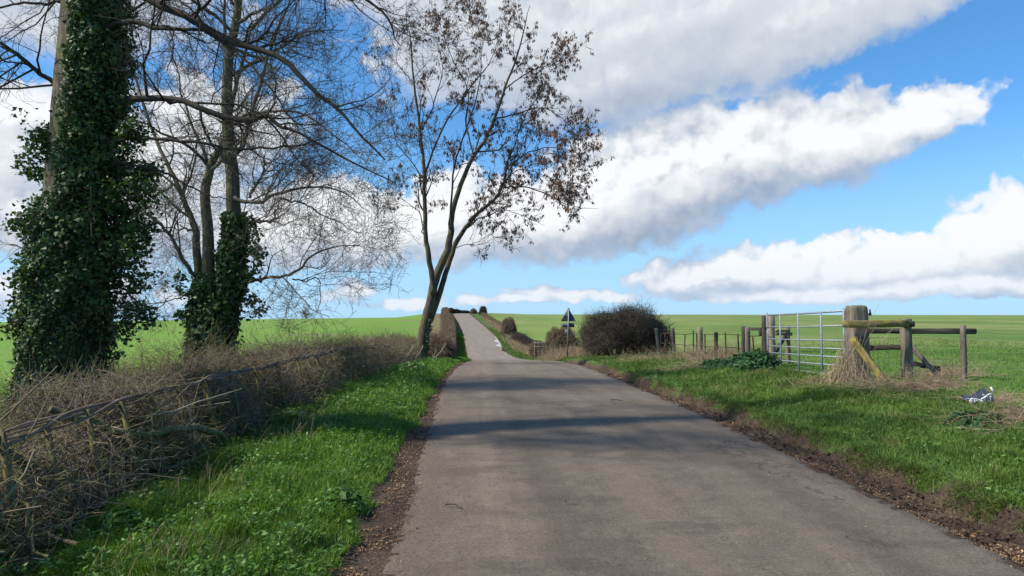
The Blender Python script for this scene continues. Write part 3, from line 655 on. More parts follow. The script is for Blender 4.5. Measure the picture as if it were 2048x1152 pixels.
def tree_two():
    root = thing('ivy_clad_tree', 'multi-stemmed bare tree with ivy on its lower stems, behind the thickest ivy tree', 'tree', (-5.0, 14.0, G(-5.0, 14.0)-.05), 'trees along the left hedge')
    Y = 14.0; mb = MB(); g = np.array([-5.0, 14.0, G(-5, 14)-.1])
    stems = [
     ([g+np.array([.12, 0, 0]), PY(455, 600, Y), PY(470, 480, Y), PY(464, 380, Y), PY(460, 300, Y), PY(450, 210, Y), PY(456, 110, Y), PY(475, 10, Y), PY(480, -120, Y), PY(500, -300, Y)], [.25, .22, .19, .17, .15, .13, .11, .08, .04]),
     ([g, PY(415, 600, Y), PY(418, 500, Y), PY(409, 400, 14.1), PY(420, 330, 14.2), PY(452, 265, 14.3), PY(470, 180, 14.4), PY(500, 60, 14.5)], [.2, .17, .14, .12, .09, .06, .03]),
     ([g+np.array([-.15, .1, 0]), PY(396, 600, 14.2), PY(392, 480, 14.3), PY(380, 440, 14.4), PY(352, 370, 14.5), PY(310, 290, 14.7), PY(285, 210, 14.9), PY(262, 120, 15)], [.16, .12, .09, .07, .05, .04, .02]),
     ([PY(395, 560, 14.1), PY(370, 520, 14.0), PY(340, 465, 13.9), PY(305, 432, 13.8), PY(270, 400, 13.8)], [.06, .05, .035, .02]),
    ]
    S = []
    for p, r in stems: S.append(limb(mb, p, [x*.74 for x in r], 30, 10, .55, .012))
    mb.build('trunk', M['bark'], root, smooth=True)
    mbb = MB(); Ls = []
    defs = [
     ([(464, 330, 14.0), (490, 280, 13.9), (520, 190, 13.8), (543, 110, 13.7), (580, 20, 13.6), (600, -90, 13.5)], [.07, .055, .045, .03, .012]),
     ([(470, 395, 13.9), (500, 402, 13.8), (532, 404, 13.7), (560, 388, 13.6), (620, 376, 13.5), (680, 384, 13.4), (740, 425, 13.3)], [.06, .05, .045, .032, .02, .008]),
     ([(560, 398, 13.6), (600, 412, 13.5), (660, 436, 13.4), (720, 470, 13.3)], [.03, .022, .014, .006]),
     ([(462, 500, 13.9), (482, 460, 13.8), (510, 440, 13.7), (545, 432, 13.7), (556, 410, 13.6)], [.05, .04, .03, .015]),
     ([(455, 580, 13.9), (490, 566, 13.8), (530, 560, 13.7), (570, 556, 13.6), (600, 540, 13.5), (625, 520, 13.5), (665, 498, 13.4), (720, 490, 13.3)], [.05, .045, .04, .034, .022, .008]),
     ([(585, 558, 13.6), (612, 550, 13.5), (635, 545, 13.5), (636, 600, 13.4), (622, 640, 13.4)], [.022, .018, .012, .005]),
     ([(500, 395, 13.8), (520, 350, 13.9), (530, 310, 13.9)], [.04, .03, .012]),
     ([(455, 160, 14.0), (520, 120, 14.2), (600, 70, 14.3), (690, 60, 14.3)], [.05, .04, .025, .008]),
     ([(458, 100, 14.0), (400, 40, 14.3), (330, -20, 14.5)], [.05, .035, .012]),
     ([(450, 240, 14.0), (520, 230, 13.6), (600, 240, 13.3), (680, 280, 13.1), (740, 330, 13.0)], [.05, .04, .028, .018, .006]),
     ([(500, 60, 14.2), (600, -30, 14.0), (700, -60, 14.0)], [.05, .03, .010]),
     ([(385, 460, 14.3), (350, 455, 14.0), (300, 465, 13.7)], [.03, .02, .008]),
     ([(392, 570, 14.1), (350, 590, 14), (300, 600, 14), (270, 640, 14)], [.02, .015, .012, .006]),
     ([(352, 370, 14.5), (320, 380, 14.4), (290, 360, 14.3)], [.03, .02, .01]),
     ([(420, 330, 14.2), (380, 250, 14.4), (360, 160, 14.6), (340, 80, 14.7)], [.05, .035, .022, .01]),
     ([(470, 10, 14.0), (440, -80, 14.0), (420, -220, 14.0)], [.05, .035, .012]),
    ]
    for pts, rad in defs: Ls.append(limb(mbb, px_pts(pts), [x*.72 for x in rad], 22, 7, .35, .02))
    up = [(S[0][0][14:], S[0][1][14:]), (S[1][0][12:], S[1][1][12:]), (S[2][0][9:], S[2][1][9:]), S[3]]
    twiggery(mbb, Ls+up, [(10, 7, (.7, 1.7), (30, 75), .22, (0, 0, .06), .15, 1.0), (6, 6, (.4, 1.1), (30, 70), .26, (0, 0, .02), .15, 1), (5, 5, (.22, .6), (30, 65), .3, (0, 0, .03), .15, 1), (2, 4, (.1, .3), (30, 60), .3, (0, 0, .05), .2, 1)], minr=.0026)
    mbl = MB(); mbs = mbb
    for s, n, top in ((S[0], 17000, 3.9), (S[1], 9000, 2.7), (S[2], 8000, 2.3)):
        sel = s[0][:, 2] < top
        A_, R_ = s[0][sel], s[1][sel]
        zz = A_[:, 2]
        ivy_on(mbl, A_, R_, lambda t, th: np.interp(t*(len(zz)-1), np.arange(len(zz)), np.interp(zz, [0, .8, 1.6, 2.6, 3.6, 4.0], [.14, .20, .22, .20, .12, .03])), n, .075, seed=n)
    st = []
    for (a, b, dx) in ((490, 470, 1), (500, 490, 1), (495, 520, 1), (490, 560, 1), (486, 600, 1), (480, 640, 1), (385, 600, -1), (383, 640, -1), (480, 440, 1), (500, 505, 1), (385, 560, -1)):
        st.append((PY(a, b, 13.9), (dx, rng.uniform(-.4, .3), rng.uniform(-.2, .3))))
    sprays(mbs, mbl, st, 80, .075, (.2, .5))
    mbl.build('ivy', M['ivy'], root); mbb.build('branches', M['twig'], root)
    mbu = MB(); P, R = resample(Ls[:1]+Ls[7:12]+Ls[14:]+up[:3])
    q, _ = grow(P, R, 130, 4, (.5, 2.4), (30, 80), .3, (0, 0, .05), .2, 1.0)
    C = q[:, 3]
    leaves(mbu, C, .05*rng.uniform(.5, 1.2, len(C)), None, 1., shape='kite'); mbu.build('foliage', M['bud'], root)
tree_two()
def off_frame_tree():        # the row goes on behind the viewer; this one's branches throw the soft streaks on the near lane
    src = bpy.data.objects['ivy_clad_tree.001']; c = src.copy(); COL.objects.link(c); c.location = (-5.6, -.9, -.1); c.rotation_euler = (0, 0, D2R(205))
    c['label'] = 'bare tree of the same row, beside the lane behind the viewpoint'
    for ch in list(src.children):
        if ch.name.startswith(('ivy', 'foliage')): continue
        d = ch.copy(); COL.objects.link(d); d.parent = c
off_frame_tree()

def tree_ash():
    root = thing('ash_tree', 'leaning bare tree hung with clusters of dead brown seed keys beside the lane', 'tree', (PY(840, 715, 24)[0], 24, G(-1.5, 24)-.05), 'trees along the left hedge')
    Y = 24.0; mb = MB(); b0 = np.array([root.location[0], 24, G(-1.5, 24)-.15])
    def q(l, dy=0): return [PY(a, b, Y+(dy*(700-b)/700 if len((a, b)) else 0)) for a, b in l]
    A = limb(mb, [b0, *q([(848, 660), (862, 600), (874, 550), (893, 500), (903, 460)])], [0.2052, 0.1824, 0.1596, 0.1444, 0.1216, 0.1026], 26, 12, .5, .012)
    B = limb(mb, [*q([(866, 590), (864, 545), (857, 500), (850, 470), (849, 400), (851, 340), (842, 260), (830, 170), (822, 90), (812, 40)], -1.5)], [0.0988, 0.0912, 0.0836, 0.076, 0.0684, 0.057, 0.0456, 0.0342, 0.0228, 0.00912], 34, 8, .5, .015)
    C = limb(mb, [*q([(860, 640), (880, 590), (893, 550), (905, 500), (925, 465), (955, 430), (985, 402), (1003, 372), (1012, 330), (1030, 290)], 1.2)], [0.114, 0.0988, 0.0912, 0.0874, 0.076, 0.0646, 0.0532, 0.0456, 0.0342, 0.0228], 34, 8, .5, .015)
    D = limb(mb, [*q([(903, 462), (908, 420), (925, 370), (948, 320), (975, 280), (990, 235), (1008, 180), (1030, 120), (1050, 50), (1060, 10)], .4)], [0.1026, 0.0912, 0.0798, 0.0684, 0.0608, 0.0532, 0.0418, 0.0304, 0.019, 0.0076], 34, 8, .5, .015)
    mb.build('trunk', M['bark_ash'], root, smooth=True)
    mbb = MB(); Ls = []
    defs = [
     ([(905, 470), (903, 400), (908, 330), (925, 270), (950, 200), (962, 130), (960, 60)], [0.0456, 0.038, 0.0342, 0.0266, 0.0228, 0.0152, 0.00608], -1.2),
     ([(851, 345), (868, 295), (895, 240), (925, 190), (955, 150), (985, 110), (1000, 40)], [0.038, 0.0342, 0.0304, 0.0228, 0.0152, 0.00608], .8),
     ([(848, 395), (838, 345), (800, 290), (785, 250), (780, 210)], [0.0266, 0.0228, 0.0152, 0.00912, 0.0038], -.5),
     ([(850, 470), (840, 430), (808, 400), (780, 390)], [0.0228, 0.01672, 0.00912, 0.0038], 1),
     ([(1003, 375), (1050, 372), (1095, 385), (1140, 408), (1198, 418)], [0.0304, 0.02432, 0.01824, 0.0114, 0.00456], 1.0),
     ([(925, 462), (965, 440), (1000, 425), (1040, 430), (1090, 452)], [0.0304, 0.0228, 0.0152, 0.00912, 0.00456], -.8),
     ([(1012, 335), (1060, 300), (1110, 290), (1165, 310)], [0.0266, 0.02128, 0.01368, 0.00456], .6),
     ([(985, 240), (1040, 225), (1090, 215), (1135, 245), (1165, 270)], [0.0304, 0.02432, 0.01672, 0.00912, 0.00456], -1.0),
     ([(1008, 180), (1050, 150), (1090, 130), (1120, 110)], [0.0266, 0.02128, 0.01368, 0.00456], .6),
     ([(948, 320), (930, 250), (935, 180), (900, 110), (880, 50), (890, 15)], [0.0304, 0.0266, 0.02128, 0.0152, 0.00912, 0.00456], 1.2),
     ([(842, 260), (870, 200), (885, 130), (865, 60)], [0.0266, 0.02128, 0.01368, 0.00456], -.6),
     ([(1030, 290), (1050, 230), (1080, 180), (1100, 160)], [0.0228, 0.019, 0.0114, 0.00456], 1.5),
     ([(830, 170), (800, 120), (815, 70)], [0.019, 0.01368, 0.00456], .4),
     ([(1000, 372), (1040, 340), (1090, 350), (1150, 375)], [0.0228, 0.01672, 0.0114, 0.00456], -1.3),
     ([(905, 500), (945, 490), (985, 470), (990, 505)], [0.0152, 0.0114, 0.0076, 0.0038], -.4),
     ([(1005, 60), (975, 85), (955, 45), (930, 0)], [0.0228, 0.01672, 0.00912, 0.00456], .3),
    ]
    for pts, rad, dy in defs:
        P0 = [PY(a, b, Y+dy*((i+1)/len(pts))) for i, (a, b) in enumerate(pts)]; Ls.append(limb(mbb, P0, rad, 22, 6, .4, .02))
    LB = Ls+[(B[0][10:], B[1][10:]), (C[0][16:], C[1][16:]), (D[0][8:], D[1][8:])]
    tw = twiggery(mbb, LB, [(10, 6, (.6, 1.9), (22, 58), .16, (.01, 0, .13), .12, 1.0), (6, 5, (.3, .9), (25, 60), .2, (0.01, 0, .08), .2, 1), (3, 4, (.15, .45), (30, 60), .25, (0, 0, .06), .2, 1)], minr=.0050)
    mbb.build('branches', M['twig_dark'], root)
    mk = MB()
    P1 = np.concatenate([tw[1][0].reshape(-1, 5, 3)[:, 2:].reshape(-1, 3), tw[2][0].reshape(-1, 4, 3)[:, 3]])
    # more keys on the side over the lane, few low on the left
    sx = np.array([-0.6, 24.0]); keep = rng.random(len(P1)) < np.clip(.55+.12*(P1[:, 0]+.5), .22, .9)*np.clip((P1[:, 2]-3.4)/3, .05, 1)
    P1 = P1[keep]; P1 = P1[rng.permutation(len(P1))]; seen = {}; ok = []
    for i_, p_ in enumerate(P1):
        c_ = tuple((p_/.30).astype(int)); seen[c_] = seen.get(c_, 0)+1; ok.append(seen[c_] <= 3)
    P1 = P1[np.array(ok)][:2050]
    n = 10; C_ = np.repeat(P1, n, 0)+np.concatenate([rng.normal(size=(len(P1)*n, 2))*.034, -np.abs(rng.normal(size=(len(P1)*n, 1)))*.05-.02], 1)
    m = len(C_); w = .038; h = .115
    A_ = norm(np.stack([rng.normal(size=m), rng.normal(size=m), rng.normal(size=m)*.3], 1)); Z = norm(np.stack([rng.normal(size=m)*.35, rng.normal(size=m)*.35, -np.ones(m)], 1))
    V = np.stack([C_, C_+A_*w*.5+Z*h*.5, C_+Z*h, C_-A_*w*.5+Z*h*.5], 1); idx = np.arange(m)[:, None]*4
    mk.add(V.reshape(-1, 3), [np.hstack([idx, idx+1, idx+2, idx+3])], np.repeat(np.clip(np.repeat(rng.random(len(P1)), n)*.6+rng.random(m)*.4, 0, 1), 4))
    mk.build('seed_keys', M['keys'], root)
    # ivy round the foot
    ml = MB(); a = A[0][:9]; ivy_on(ml, a, A[1][:9], lambda t, th: np.where(np.cos(th-.2) > .2, .12, 0)*(1-t), 900, .07); ml.build('ivy', M['ivy'], root)
tree_ash()

# ------------------------------------------------------------------ hedges and bushes
HU = pchip([-10, 7, 12, 17, 24, 40, 61, 100, 175, 200, 240], [-4.68, -4.64, -4.36, -4.06, -3.85, -3.75, -3.75, -3.8, -4.2, -4.6, -4.6])   # middle line of the left hedge, measured from the lane's middle
def twig_cloud(mb, C, L, R, up=.3, axis=None, wig=.35, n=5, k=3, rnd=None):
    m = len(C); d = norm(rng.normal(size=(m, 3))*[1, 1, .7]+np.array([0, 0, up])+(np.array(axis) if axis is not None else 0))
    P = np.zeros((m, n, 3)); st = (L/(n-1))[:, None]; P[:, 0] = C-d*L[:, None]*.4
    for i in range(1, n): d = norm(d+rng.normal(size=(m, 3))*wig); P[:, i] = P[:, i-1]+d*st
    RR = R[:, None]*np.linspace(1, .35, n)[None]; tubes(mb, P, RR, k, rnd)
def laid_hedge():
    root = thing('laid_hedge', 'long low laid hedge with upright stakes and a twisted binder rail on the left verge', 'hedge', (XC(12)+HU(12), 12, G(XC(12)+HU(12), 12)))
    def pos(y, off, h):          # off from the middle line, h above the ground line
        x = XC(y)+HU(y)+off; return np.stack([x, y, RZ(y)-.02+h], -1)
    mb = MB()
    def lay(n, y0, y1, Lr, Rr, hmax, hp=.7, **kw):
        y = y0+(y1-y0)*rng.random(n)
        side = rng.random(n); h = hmax*rng.random(n)**hp*(1+.12*np.sin(y*2.1)+.08*np.sin(y*5.3))
        off = .62-(h/.9)*.42-rng.random(n)**1.3*.95+.10*np.sin(y*3.7+h*4)
        hole = (off > .12) & (wob(y*1.0, h*1.6, .55, 44)+.35*wob(y, h, .2, 45) > .30); y, off, h = y[~hole], off[~hole], h[~hole]; n = len(y)
        y_ = y; C = np.stack([XC(y_)+HU(y_)+off, y_, RZ(y_)-.06+h], -1)
        twig_cloud(mb, C, rng.uniform(*Lr, n), rng.uniform(*Rr, n), **kw)
    lay(10000, 1.6, 6.5, (.18, .6), (.0018, .0048), .80, axis=(0, .55, 0))
    lay(15000, 6.0, 12.5, (.2, .6), (.002, .005), .82, axis=(0, .5, 0))
    lay(10500, 12, 24.5, (.25, .7), (.003, .006), .84, axis=(0, .4, 0))
    # pale bramble stems hanging over the front
    n = 2600; y = 4+rng.random(n)**1.2*18; h = rng.uniform(.05, .75, n); C = np.stack([XC(y)+HU(y)+.68-.35*h+rng.normal(size=n)*.06, y, RZ(y)+h-.05], -1)
    sel = (np.sin(y*1.3)+np.sin(y*3.1+1)) > -.4
    twig_cloud(mb, C[sel], rng.uniform(.25, .6, sel.sum()), rng.uniform(.002, .0045, sel.sum()), up=-.1, wig=.5, n=6, rnd=rng.uniform(.5, 1, sel.sum()))
    n = 170; y = 2+rng.random(n)*16; h = rng.uniform(.15, .6, n); C = np.stack([XC(y)+HU(y)+.40-.3*h+rng.normal(size=n)*.08, y, RZ(y)+h-.05], -1)
    twig_cloud(mb, C, rng.uniform(.6, 1.5, n), rng.uniform(.007, .015, n), up=.25, axis=(0, 1.6, 0), wig=.14, n=8, k=6, rnd=rng.uniform(.1, 1, n))
    mb.build('brushwood', M['brush'], root)
    # dead leaves caught in the twigs
    ml = MB(); n = 9000; y = 2+rng.random(n)*20; h = rng.random(n)**1.6*.7
    C = np.stack([XC(y)+HU(y)+.62-rng.random(n)*.7-.35*h, y, RZ(y)-.03+h], -1)
    leaves(ml, C, .032*rng.uniform(.5, 1.4, n), None, 1., rng.random(n)*.75, 'oval'); ml.build('dead_foliage', M['deadleaf'], root)
    ml = MB(); n = 5200; y = 1.8+rng.random(n)*10; h = rng.uniform(.1, .8, n)
    C = np.stack([XC(y)+HU(y)+.5-rng.random(n)*.8-.35*h, y, RZ(y)-.03+h], -1)
    leaves(ml, C, .016*rng.uniform(.5, 1.4, n), None, 1., rng.random(n)*.9, 'kite'); ml.build('mossy_foliage', M['bud'], root)
    # stakes
    ys = [3.3, 3.85, 4.4, 4.85, 5.35, 5.85, 6.35, 6.95, 7.6, 8.3, 9.1, 9.9, 10.8, 11.8, 12.9, 14.0, 15.2, 16.5]
    for i, y in enumerate(ys):
        x = XC(y)+HU(y)+.40; s = MB(); r = rng.uniform(.018, .026); tilt = rng.uniform(-.03, .03)
        zb = G(x, y)-.1; top = RZ(y)+.80+rng.uniform(-.01, .05)
        tubes(s, np.array([[x+.20, y-.02+tilt, zb], [x+.10, y+tilt*.5, zb+.45], [x+.0, y, top]]), np.array([r*1.1, r, r*.85]), 7, rng.random(), cap=True)
        s.build('stake', M['stake'], root, smooth=True)
    # the twisted binder along the top: four rods wound round each other
    for q in range(5):
        b = MB(); yy = np.linspace(1.6+q*.15, 19.5-q*.6, 210); ph = q*1.25
        tw = yy*1.9+ph+1.3*np.sin(yy*1.1+q)+.5*np.sin(yy*3.1+q*2)
        x = XC(yy)+HU(yy)+.39+.030*np.cos(tw)+.02*np.sin(yy*1.1+q*2); z = RZ(yy)-.02+.80-np.clip(yy-9, 0, 20)*.006+.030*np.sin(tw)+.018*np.sin(yy*2.3+q)
        r = .0095+.0035*np.sin(yy*.9+q*1.7)
        tubes(b, np.stack([x, yy, z], -1), r, 6, rng.random(), cap=True); b.build('binder_rod', M['binder'], root, smooth=True)
    # laid stems (pleachers) lying along the hedge
    for pts, rad in (([(100, 818, 5.6), (165, 842, 5.7), (230, 866, 5.9), (270, 876, 6.0)], [.03, .028, .026, .02]),
                     ([(262, 872, 6.0), (320, 866, 6.2), (362, 855, 6.4), (410, 861, 6.7), (450, 876, 6.9)], [.022, .032, .034, .03, .022]),
                     ([(10, 905, 4.6), (60, 925, 4.8), (95, 940, 5.0), (108, 930, 5.1)], [.026, .026, .022, .014]),
                     ([(250, 905, 6.0), (330, 935, 6.3), (380, 920, 6.6), (430, 900, 7.0)], [.012, .016, .014, .010]),
                     ([(60, 1080, 4.1), (40, 1030, 4.2), (42, 985, 4.4), (20, 950, 4.6)], [.010, .009, .008, .006])):
        s = MB(); limb(s, [PY(a, b, c) for a, b, c in pts], rad, 20, 8, .5, .01); s.build('laid_stem', M['pleacher'], root, smooth=True)
laid_hedge()

def brush(name, label, cat, cx, cy, dims, n, tr, mats, leaf=0, lsize=.03, shape=None, group=None, zbase=None, core=True, up=.25, tl=(.2, .5), zoff=0., pw=2.6, stray=0):
    """a bush: dims = half width, half depth, height; twigs and leaves in a noisy shell over a dark tangled heart"""
    z0 = G(cx, cy) if zbase is None else zbase
    root = thing(name, label, cat, (cx, cy, z0), group); a, b, h = dims
    def surf(m, inner=.72, pw=pw):
        v = rng.normal(size=(m, 3)); v = norm(v); v[:, 2] = np.abs(v[:, 2])*1.0
        s = (np.abs(v[:, 0])**pw+np.abs(v[:, 1])**pw+np.abs(v[:, 2])**pw)**(-1/pw)
        la = 1.7 if stray else 1.0; lump = 1+la*(.05*np.sin(v[:, 0]*7+cx)+.05*np.sin(v[:, 1]*9+v[:, 2]*6)+.04*np.sin(v[:, 2]*13+v[:, 0]*11))-(.05 if stray else 0)
        r = (inner+(1.02-inner)*rng.random(m)**.6)*s*lump
        return np.stack([cx+v[:, 0]*a*r, cy+v[:, 1]*b*r, z0+zoff*h+v[:, 2]*h*r*(1-zoff)], -1), v
    mb = MB(); C, v = surf(n); m = n; L = rng.uniform(*tl, m); R = rng.uniform(tr*.6, tr*1.3, m)
    d = norm(v+rng.normal(size=(m, 3))*.8+np.array([0, 0, up])); P = np.zeros((m, 4, 3)); P[:, 0] = C-d*L[:, None]*.75
    for i in range(1, 4): d = norm(d+rng.normal(size=(m, 3))*.3); P[:, i] = P[:, i-1]+d*(L/3)[:, None]
    tubes(mb, P, R[:, None]*np.linspace(1, .35, 4)[None], 3)
    if stray:      # long pale shoots standing proud of the cut face
        C, v = surf(stray, .9); P, Rr = grow(np.stack([C-v*.5, C-v*.2, C], 1), np.full((stray, 3), tr*1.3), 2, 6, (.3, 1.0), (10, 70), .25, (0, 0, .12), .3, 1, rs=.9); tubes(mb, P, Rr, 4, rng.uniform(.6, 1, len(P)))
        k2, R2 = grow(P, Rr, 3, 4, (.1, .35), (25, 60), .25, (0, 0, .1), .3, 1); tubes(mb, k2, np.maximum(R2, .002), 3)
    # stems from the ground
    k = max(6, int(n*.004)); sx = cx+rng.uniform(-.75, .75, k)*a; sy = cy+rng.uniform(-.75, .75, k)*b
    S = np.zeros((k, 6, 3)); S[:, 0] = np.stack([sx, sy, np.full(k, z0-.08)], -1); d = norm(rng.normal(size=(k, 3))*.25+np.array([0, 0, 1.]))
    for i in range(1, 6): d = norm(d+rng.normal(size=(k, 3))*.14); S[:, i] = S[:, i-1]+d*h*.16
    tubes(mb, S, np.linspace(.028, .012, 6)[None]*np.ones((k, 1))*(tr/.006)**.3, 6)
    mb.build('branches', mats[0], root)
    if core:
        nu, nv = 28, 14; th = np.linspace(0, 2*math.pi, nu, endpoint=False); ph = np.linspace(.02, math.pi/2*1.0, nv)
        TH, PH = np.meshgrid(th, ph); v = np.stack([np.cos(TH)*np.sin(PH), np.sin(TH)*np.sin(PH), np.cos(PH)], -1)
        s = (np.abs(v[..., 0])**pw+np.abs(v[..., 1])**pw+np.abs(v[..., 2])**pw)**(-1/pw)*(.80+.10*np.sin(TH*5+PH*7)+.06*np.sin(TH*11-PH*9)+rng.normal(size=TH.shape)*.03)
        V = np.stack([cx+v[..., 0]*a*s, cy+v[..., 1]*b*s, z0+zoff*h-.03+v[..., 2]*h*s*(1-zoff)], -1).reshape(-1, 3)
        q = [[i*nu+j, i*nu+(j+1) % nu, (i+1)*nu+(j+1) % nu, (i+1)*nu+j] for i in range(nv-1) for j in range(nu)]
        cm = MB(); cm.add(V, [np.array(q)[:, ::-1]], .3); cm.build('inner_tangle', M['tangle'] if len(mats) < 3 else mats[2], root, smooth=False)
    if leaf:
        ml = MB(); C, v = surf(leaf, .85); leaves(ml, C+rng.normal(size=C.shape)*.02, lsize*rng.uniform(.6, 1.3, leaf), v, .8, None, 'kite' if lsize < .05 else 'oval'); ml.build('foliage', mats[1], root)
    return root
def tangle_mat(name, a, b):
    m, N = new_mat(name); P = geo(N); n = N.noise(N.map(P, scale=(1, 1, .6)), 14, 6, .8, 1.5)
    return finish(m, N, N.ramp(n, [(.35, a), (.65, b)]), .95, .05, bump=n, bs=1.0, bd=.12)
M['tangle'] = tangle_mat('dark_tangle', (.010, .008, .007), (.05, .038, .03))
M['tangle_brown'] = tangle_mat('brown_tangle', (.06, .042, .03), (.22, .16, .105))

def clipped_run(name, label, y0, y1, ufun, hw, ht, mat, n, tr, step=1.2, taper=None, group=None):
    """a long machine-cut hedge following the lane: solid tangled body plus a skin of cut twigs"""
    ys = np.arange(y0, y1+.01, step); cx = XC(ys)+ufun(ys); root = thing(name, label, 'hedge', (cx[0], y0, G(cx[0], y0)), group)
    prof = [(-1, 0), (-1.02, .3), (-.97, .62), (-.86, .88), (-.5, .99), (0, 1.02), (.5, .99), (.86, .88), (.97, .62), (1.02, .3), (1, 0)]
    V = []; hh = ht*(1+.06*np.sin(ys*.7)+.04*np.sin(ys*1.9)+rng.normal(size=len(ys))*.015); ww = hw*(1+.07*np.sin(ys*.9+1)+rng.normal(size=len(ys))*.03)
    e = np.minimum(1, np.minimum((ys-y0+.3)/1.2, (y1-ys+.3)/1.2)); e = np.sqrt(np.clip(e, .05, 1)); hh = hh*e; ww = ww*(.6+.4*e)
    zb = np.minimum(H(cx-hw, ys), H(cx+hw, ys))-.1
    for i in range(len(ys)):
        for (px_, pz) in prof: V.append((cx[i]+px_*ww[i]*.93+rng.normal()*.03, ys[i]+rng.normal()*.05, zb[i]+.1+pz*hh[i]*.95+(-.1 if pz == 0 else rng.normal()*.03)))
    k = len(prof); q = [[i*k+j, i*k+j+1, (i+1)*k+j+1, (i+1)*k+j] for i in range(len(ys)-1) for j in range(k-1)]
    cm = MB(); cm.add(np.array(V), [np.array(q), np.array([list(range(k))]), np.array([[(len(ys)-1)*k+j for j in range(k)][::-1]])], .4); cm.build('inner_tangle', M['tangle_brown'] if mat != M['dark_brush'] else M['tangle'], root)
    # twig skin, denser near the viewer's end
    t = rng.random(n)**1.5; y = y0+(y1-y0)*t; s = rng.uniform(0, k-1.001, n); j = s.astype(int); f = s-j; pr = np.array(prof)
    px_ = pr[j, 0]*(1-f)+pr[j+1, 0]*f; pz = pr[j, 1]*(1-f)+pr[j+1, 1]*f
    C = np.stack([XC(y)+ufun(y)+px_*np.interp(y, ys, ww), y, np.interp(y, ys, zb)+.1+pz*np.interp(y, ys, hh)], -1)
    nr = np.stack([px_, np.zeros(n), pz-.3], -1); L = rng.uniform(.15, .35, n)*(1+t)
    d = norm(nr+rng.normal(size=(n, 3))*.7+np.array([0, 0, .3])); P = C[:, None]+d[:, None]*(L[:, None, None]*np.linspace(-.7, .35, 3)[None, :, None])+rng.normal(size=(n, 3, 3))*.02
    tb = MB(); tubes(tb, P, (tr*(1+1.2*t))[:, None]*np.linspace(1, .5, 3)[None], 3); tb.build('branches', mat, root)
    return root
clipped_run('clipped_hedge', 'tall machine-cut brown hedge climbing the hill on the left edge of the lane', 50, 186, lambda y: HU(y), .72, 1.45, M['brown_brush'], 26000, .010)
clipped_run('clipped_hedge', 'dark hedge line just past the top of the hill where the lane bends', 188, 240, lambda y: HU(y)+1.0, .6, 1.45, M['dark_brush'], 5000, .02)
# bushes round the ash tree
def at(px, Y, dz=0): p = PY(px, 700, Y); return p[0], Y
x, y = at(805, 25.5); brush('hawthorn_bush', 'low round green-tinged bush on the field side of the leaning ash', 'bush', x-.1, y+.8, (.85, 1.0, 1.0), 4200, .005, (M['thicket'], M['bud']), 1500, .025, group='bushes by the ash tree', tl=(.2, .55))
x, y = at(878, 28); brush('hawthorn_bush', 'brown twiggy bush between the leaning ash and the tall clipped hedge', 'bush', x-.05, y+1.6, (.62, 2.6, 1.1), 4500, .006, (M['brown_brush'], M['bud']), 500, .025, group='bushes by the ash tree')
brush('hawthorn_bush', 'second brown bush filling the hedge line farther down towards the dip', 'bush', XC(38)+HU(38), 39, (.7, 7.0, 1.25), 6000, .008, (M['brown_brush'], M['bud'], M['tangle_brown']), 600, .03, group='bushes by the ash tree')
# thicket behind the laid hedge
def thicket(label, cx, cy, a, b, h, n, tr, mat, nb=800):
    z0 = G(cx, cy)-.05; root = thing('bramble_thicket', label, 'thicket', (cx, cy, z0), 'bramble thickets behind the laid hedge'); mb = MB()
    k = int(n*.12); x = cx+rng.uniform(-1, 1, k)*a; y = cy+rng.uniform(-1, 1, k)*b; n_ = 8; P = np.zeros((k, n_, 3)); P[:, 0] = np.stack([x, y, np.full(k, z0)], -1)
    d = norm(rng.normal(size=(k, 3))*.5+np.array([0, 0, 1.1])); L = rng.uniform(.6, 1.25, k)*h*(1-.35*((x-cx)/a)**2)*(1+.25*np.sin(x*2+y*1.3))
    for i in range(1, n_): d = norm(d+rng.normal(size=(k, 3))*.22+np.array([0, 0, -.09])); P[:, i] = P[:, i-1]+d*(L/(n_-1))[:, None]
    R = tr*1.5*np.linspace(1, .35, n_)[None]*rng.uniform(.6, 1.3, (k, 1)); tubes(mb, P, R, 4)
    C, Rc = grow(P, R, 6, 5, (.15, .5), (30, 75), .3, (0, 0, .02), .25, 1); tubes(mb, C, np.maximum(Rc, tr*.45), 3)
    C2, R2 = grow(C, Rc, 2, 4, (.08, .25), (30, 75), .3, (0, 0, .02), .25, 1); tubes(mb, C2, np.maximum(R2, tr*.4), 3)
    mb.build('stems', mat, root)
    ml = MB(); q = C2[rng.integers(0, len(C2), nb), 3]; leaves(ml, q+rng.normal(size=q.shape)*.02, .022*rng.uniform(.5, 1.4, nb), None, 1., None, 'kite'); ml.build('foliage', M['bud'], root)
thicket('olive bramble tangle standing between the two ivy trees', -4.9, 11.0, .75, 2.0, 1.15, 3600, .0035, M['thicket'], 2600)
thicket('knee-high brown tangle round the foot of the thickest ivy tree', -4.55, 7.4, .7, 1.4, .62, 2300, .003, M['thicket'], 1200)
thicket('dense brown tangle against the field edge near the camera side of the thick ivy tree', -4.6, 5.0, .8, 1.3, .5, 2000, .003, M['brush'], 500)
thicket('thorny tangle round the foot of the multi-stemmed ivy tree', -4.75, 15.0, .8, 2.2, 1.1, 2800, .004, M['thicket'], 1200)
thicket('low sparse thorny tangle between the multi-stemmed tree and the ash', -3.6, 19.6, .7, 2.6, .95, 2400, .005, M['brush'], 600)
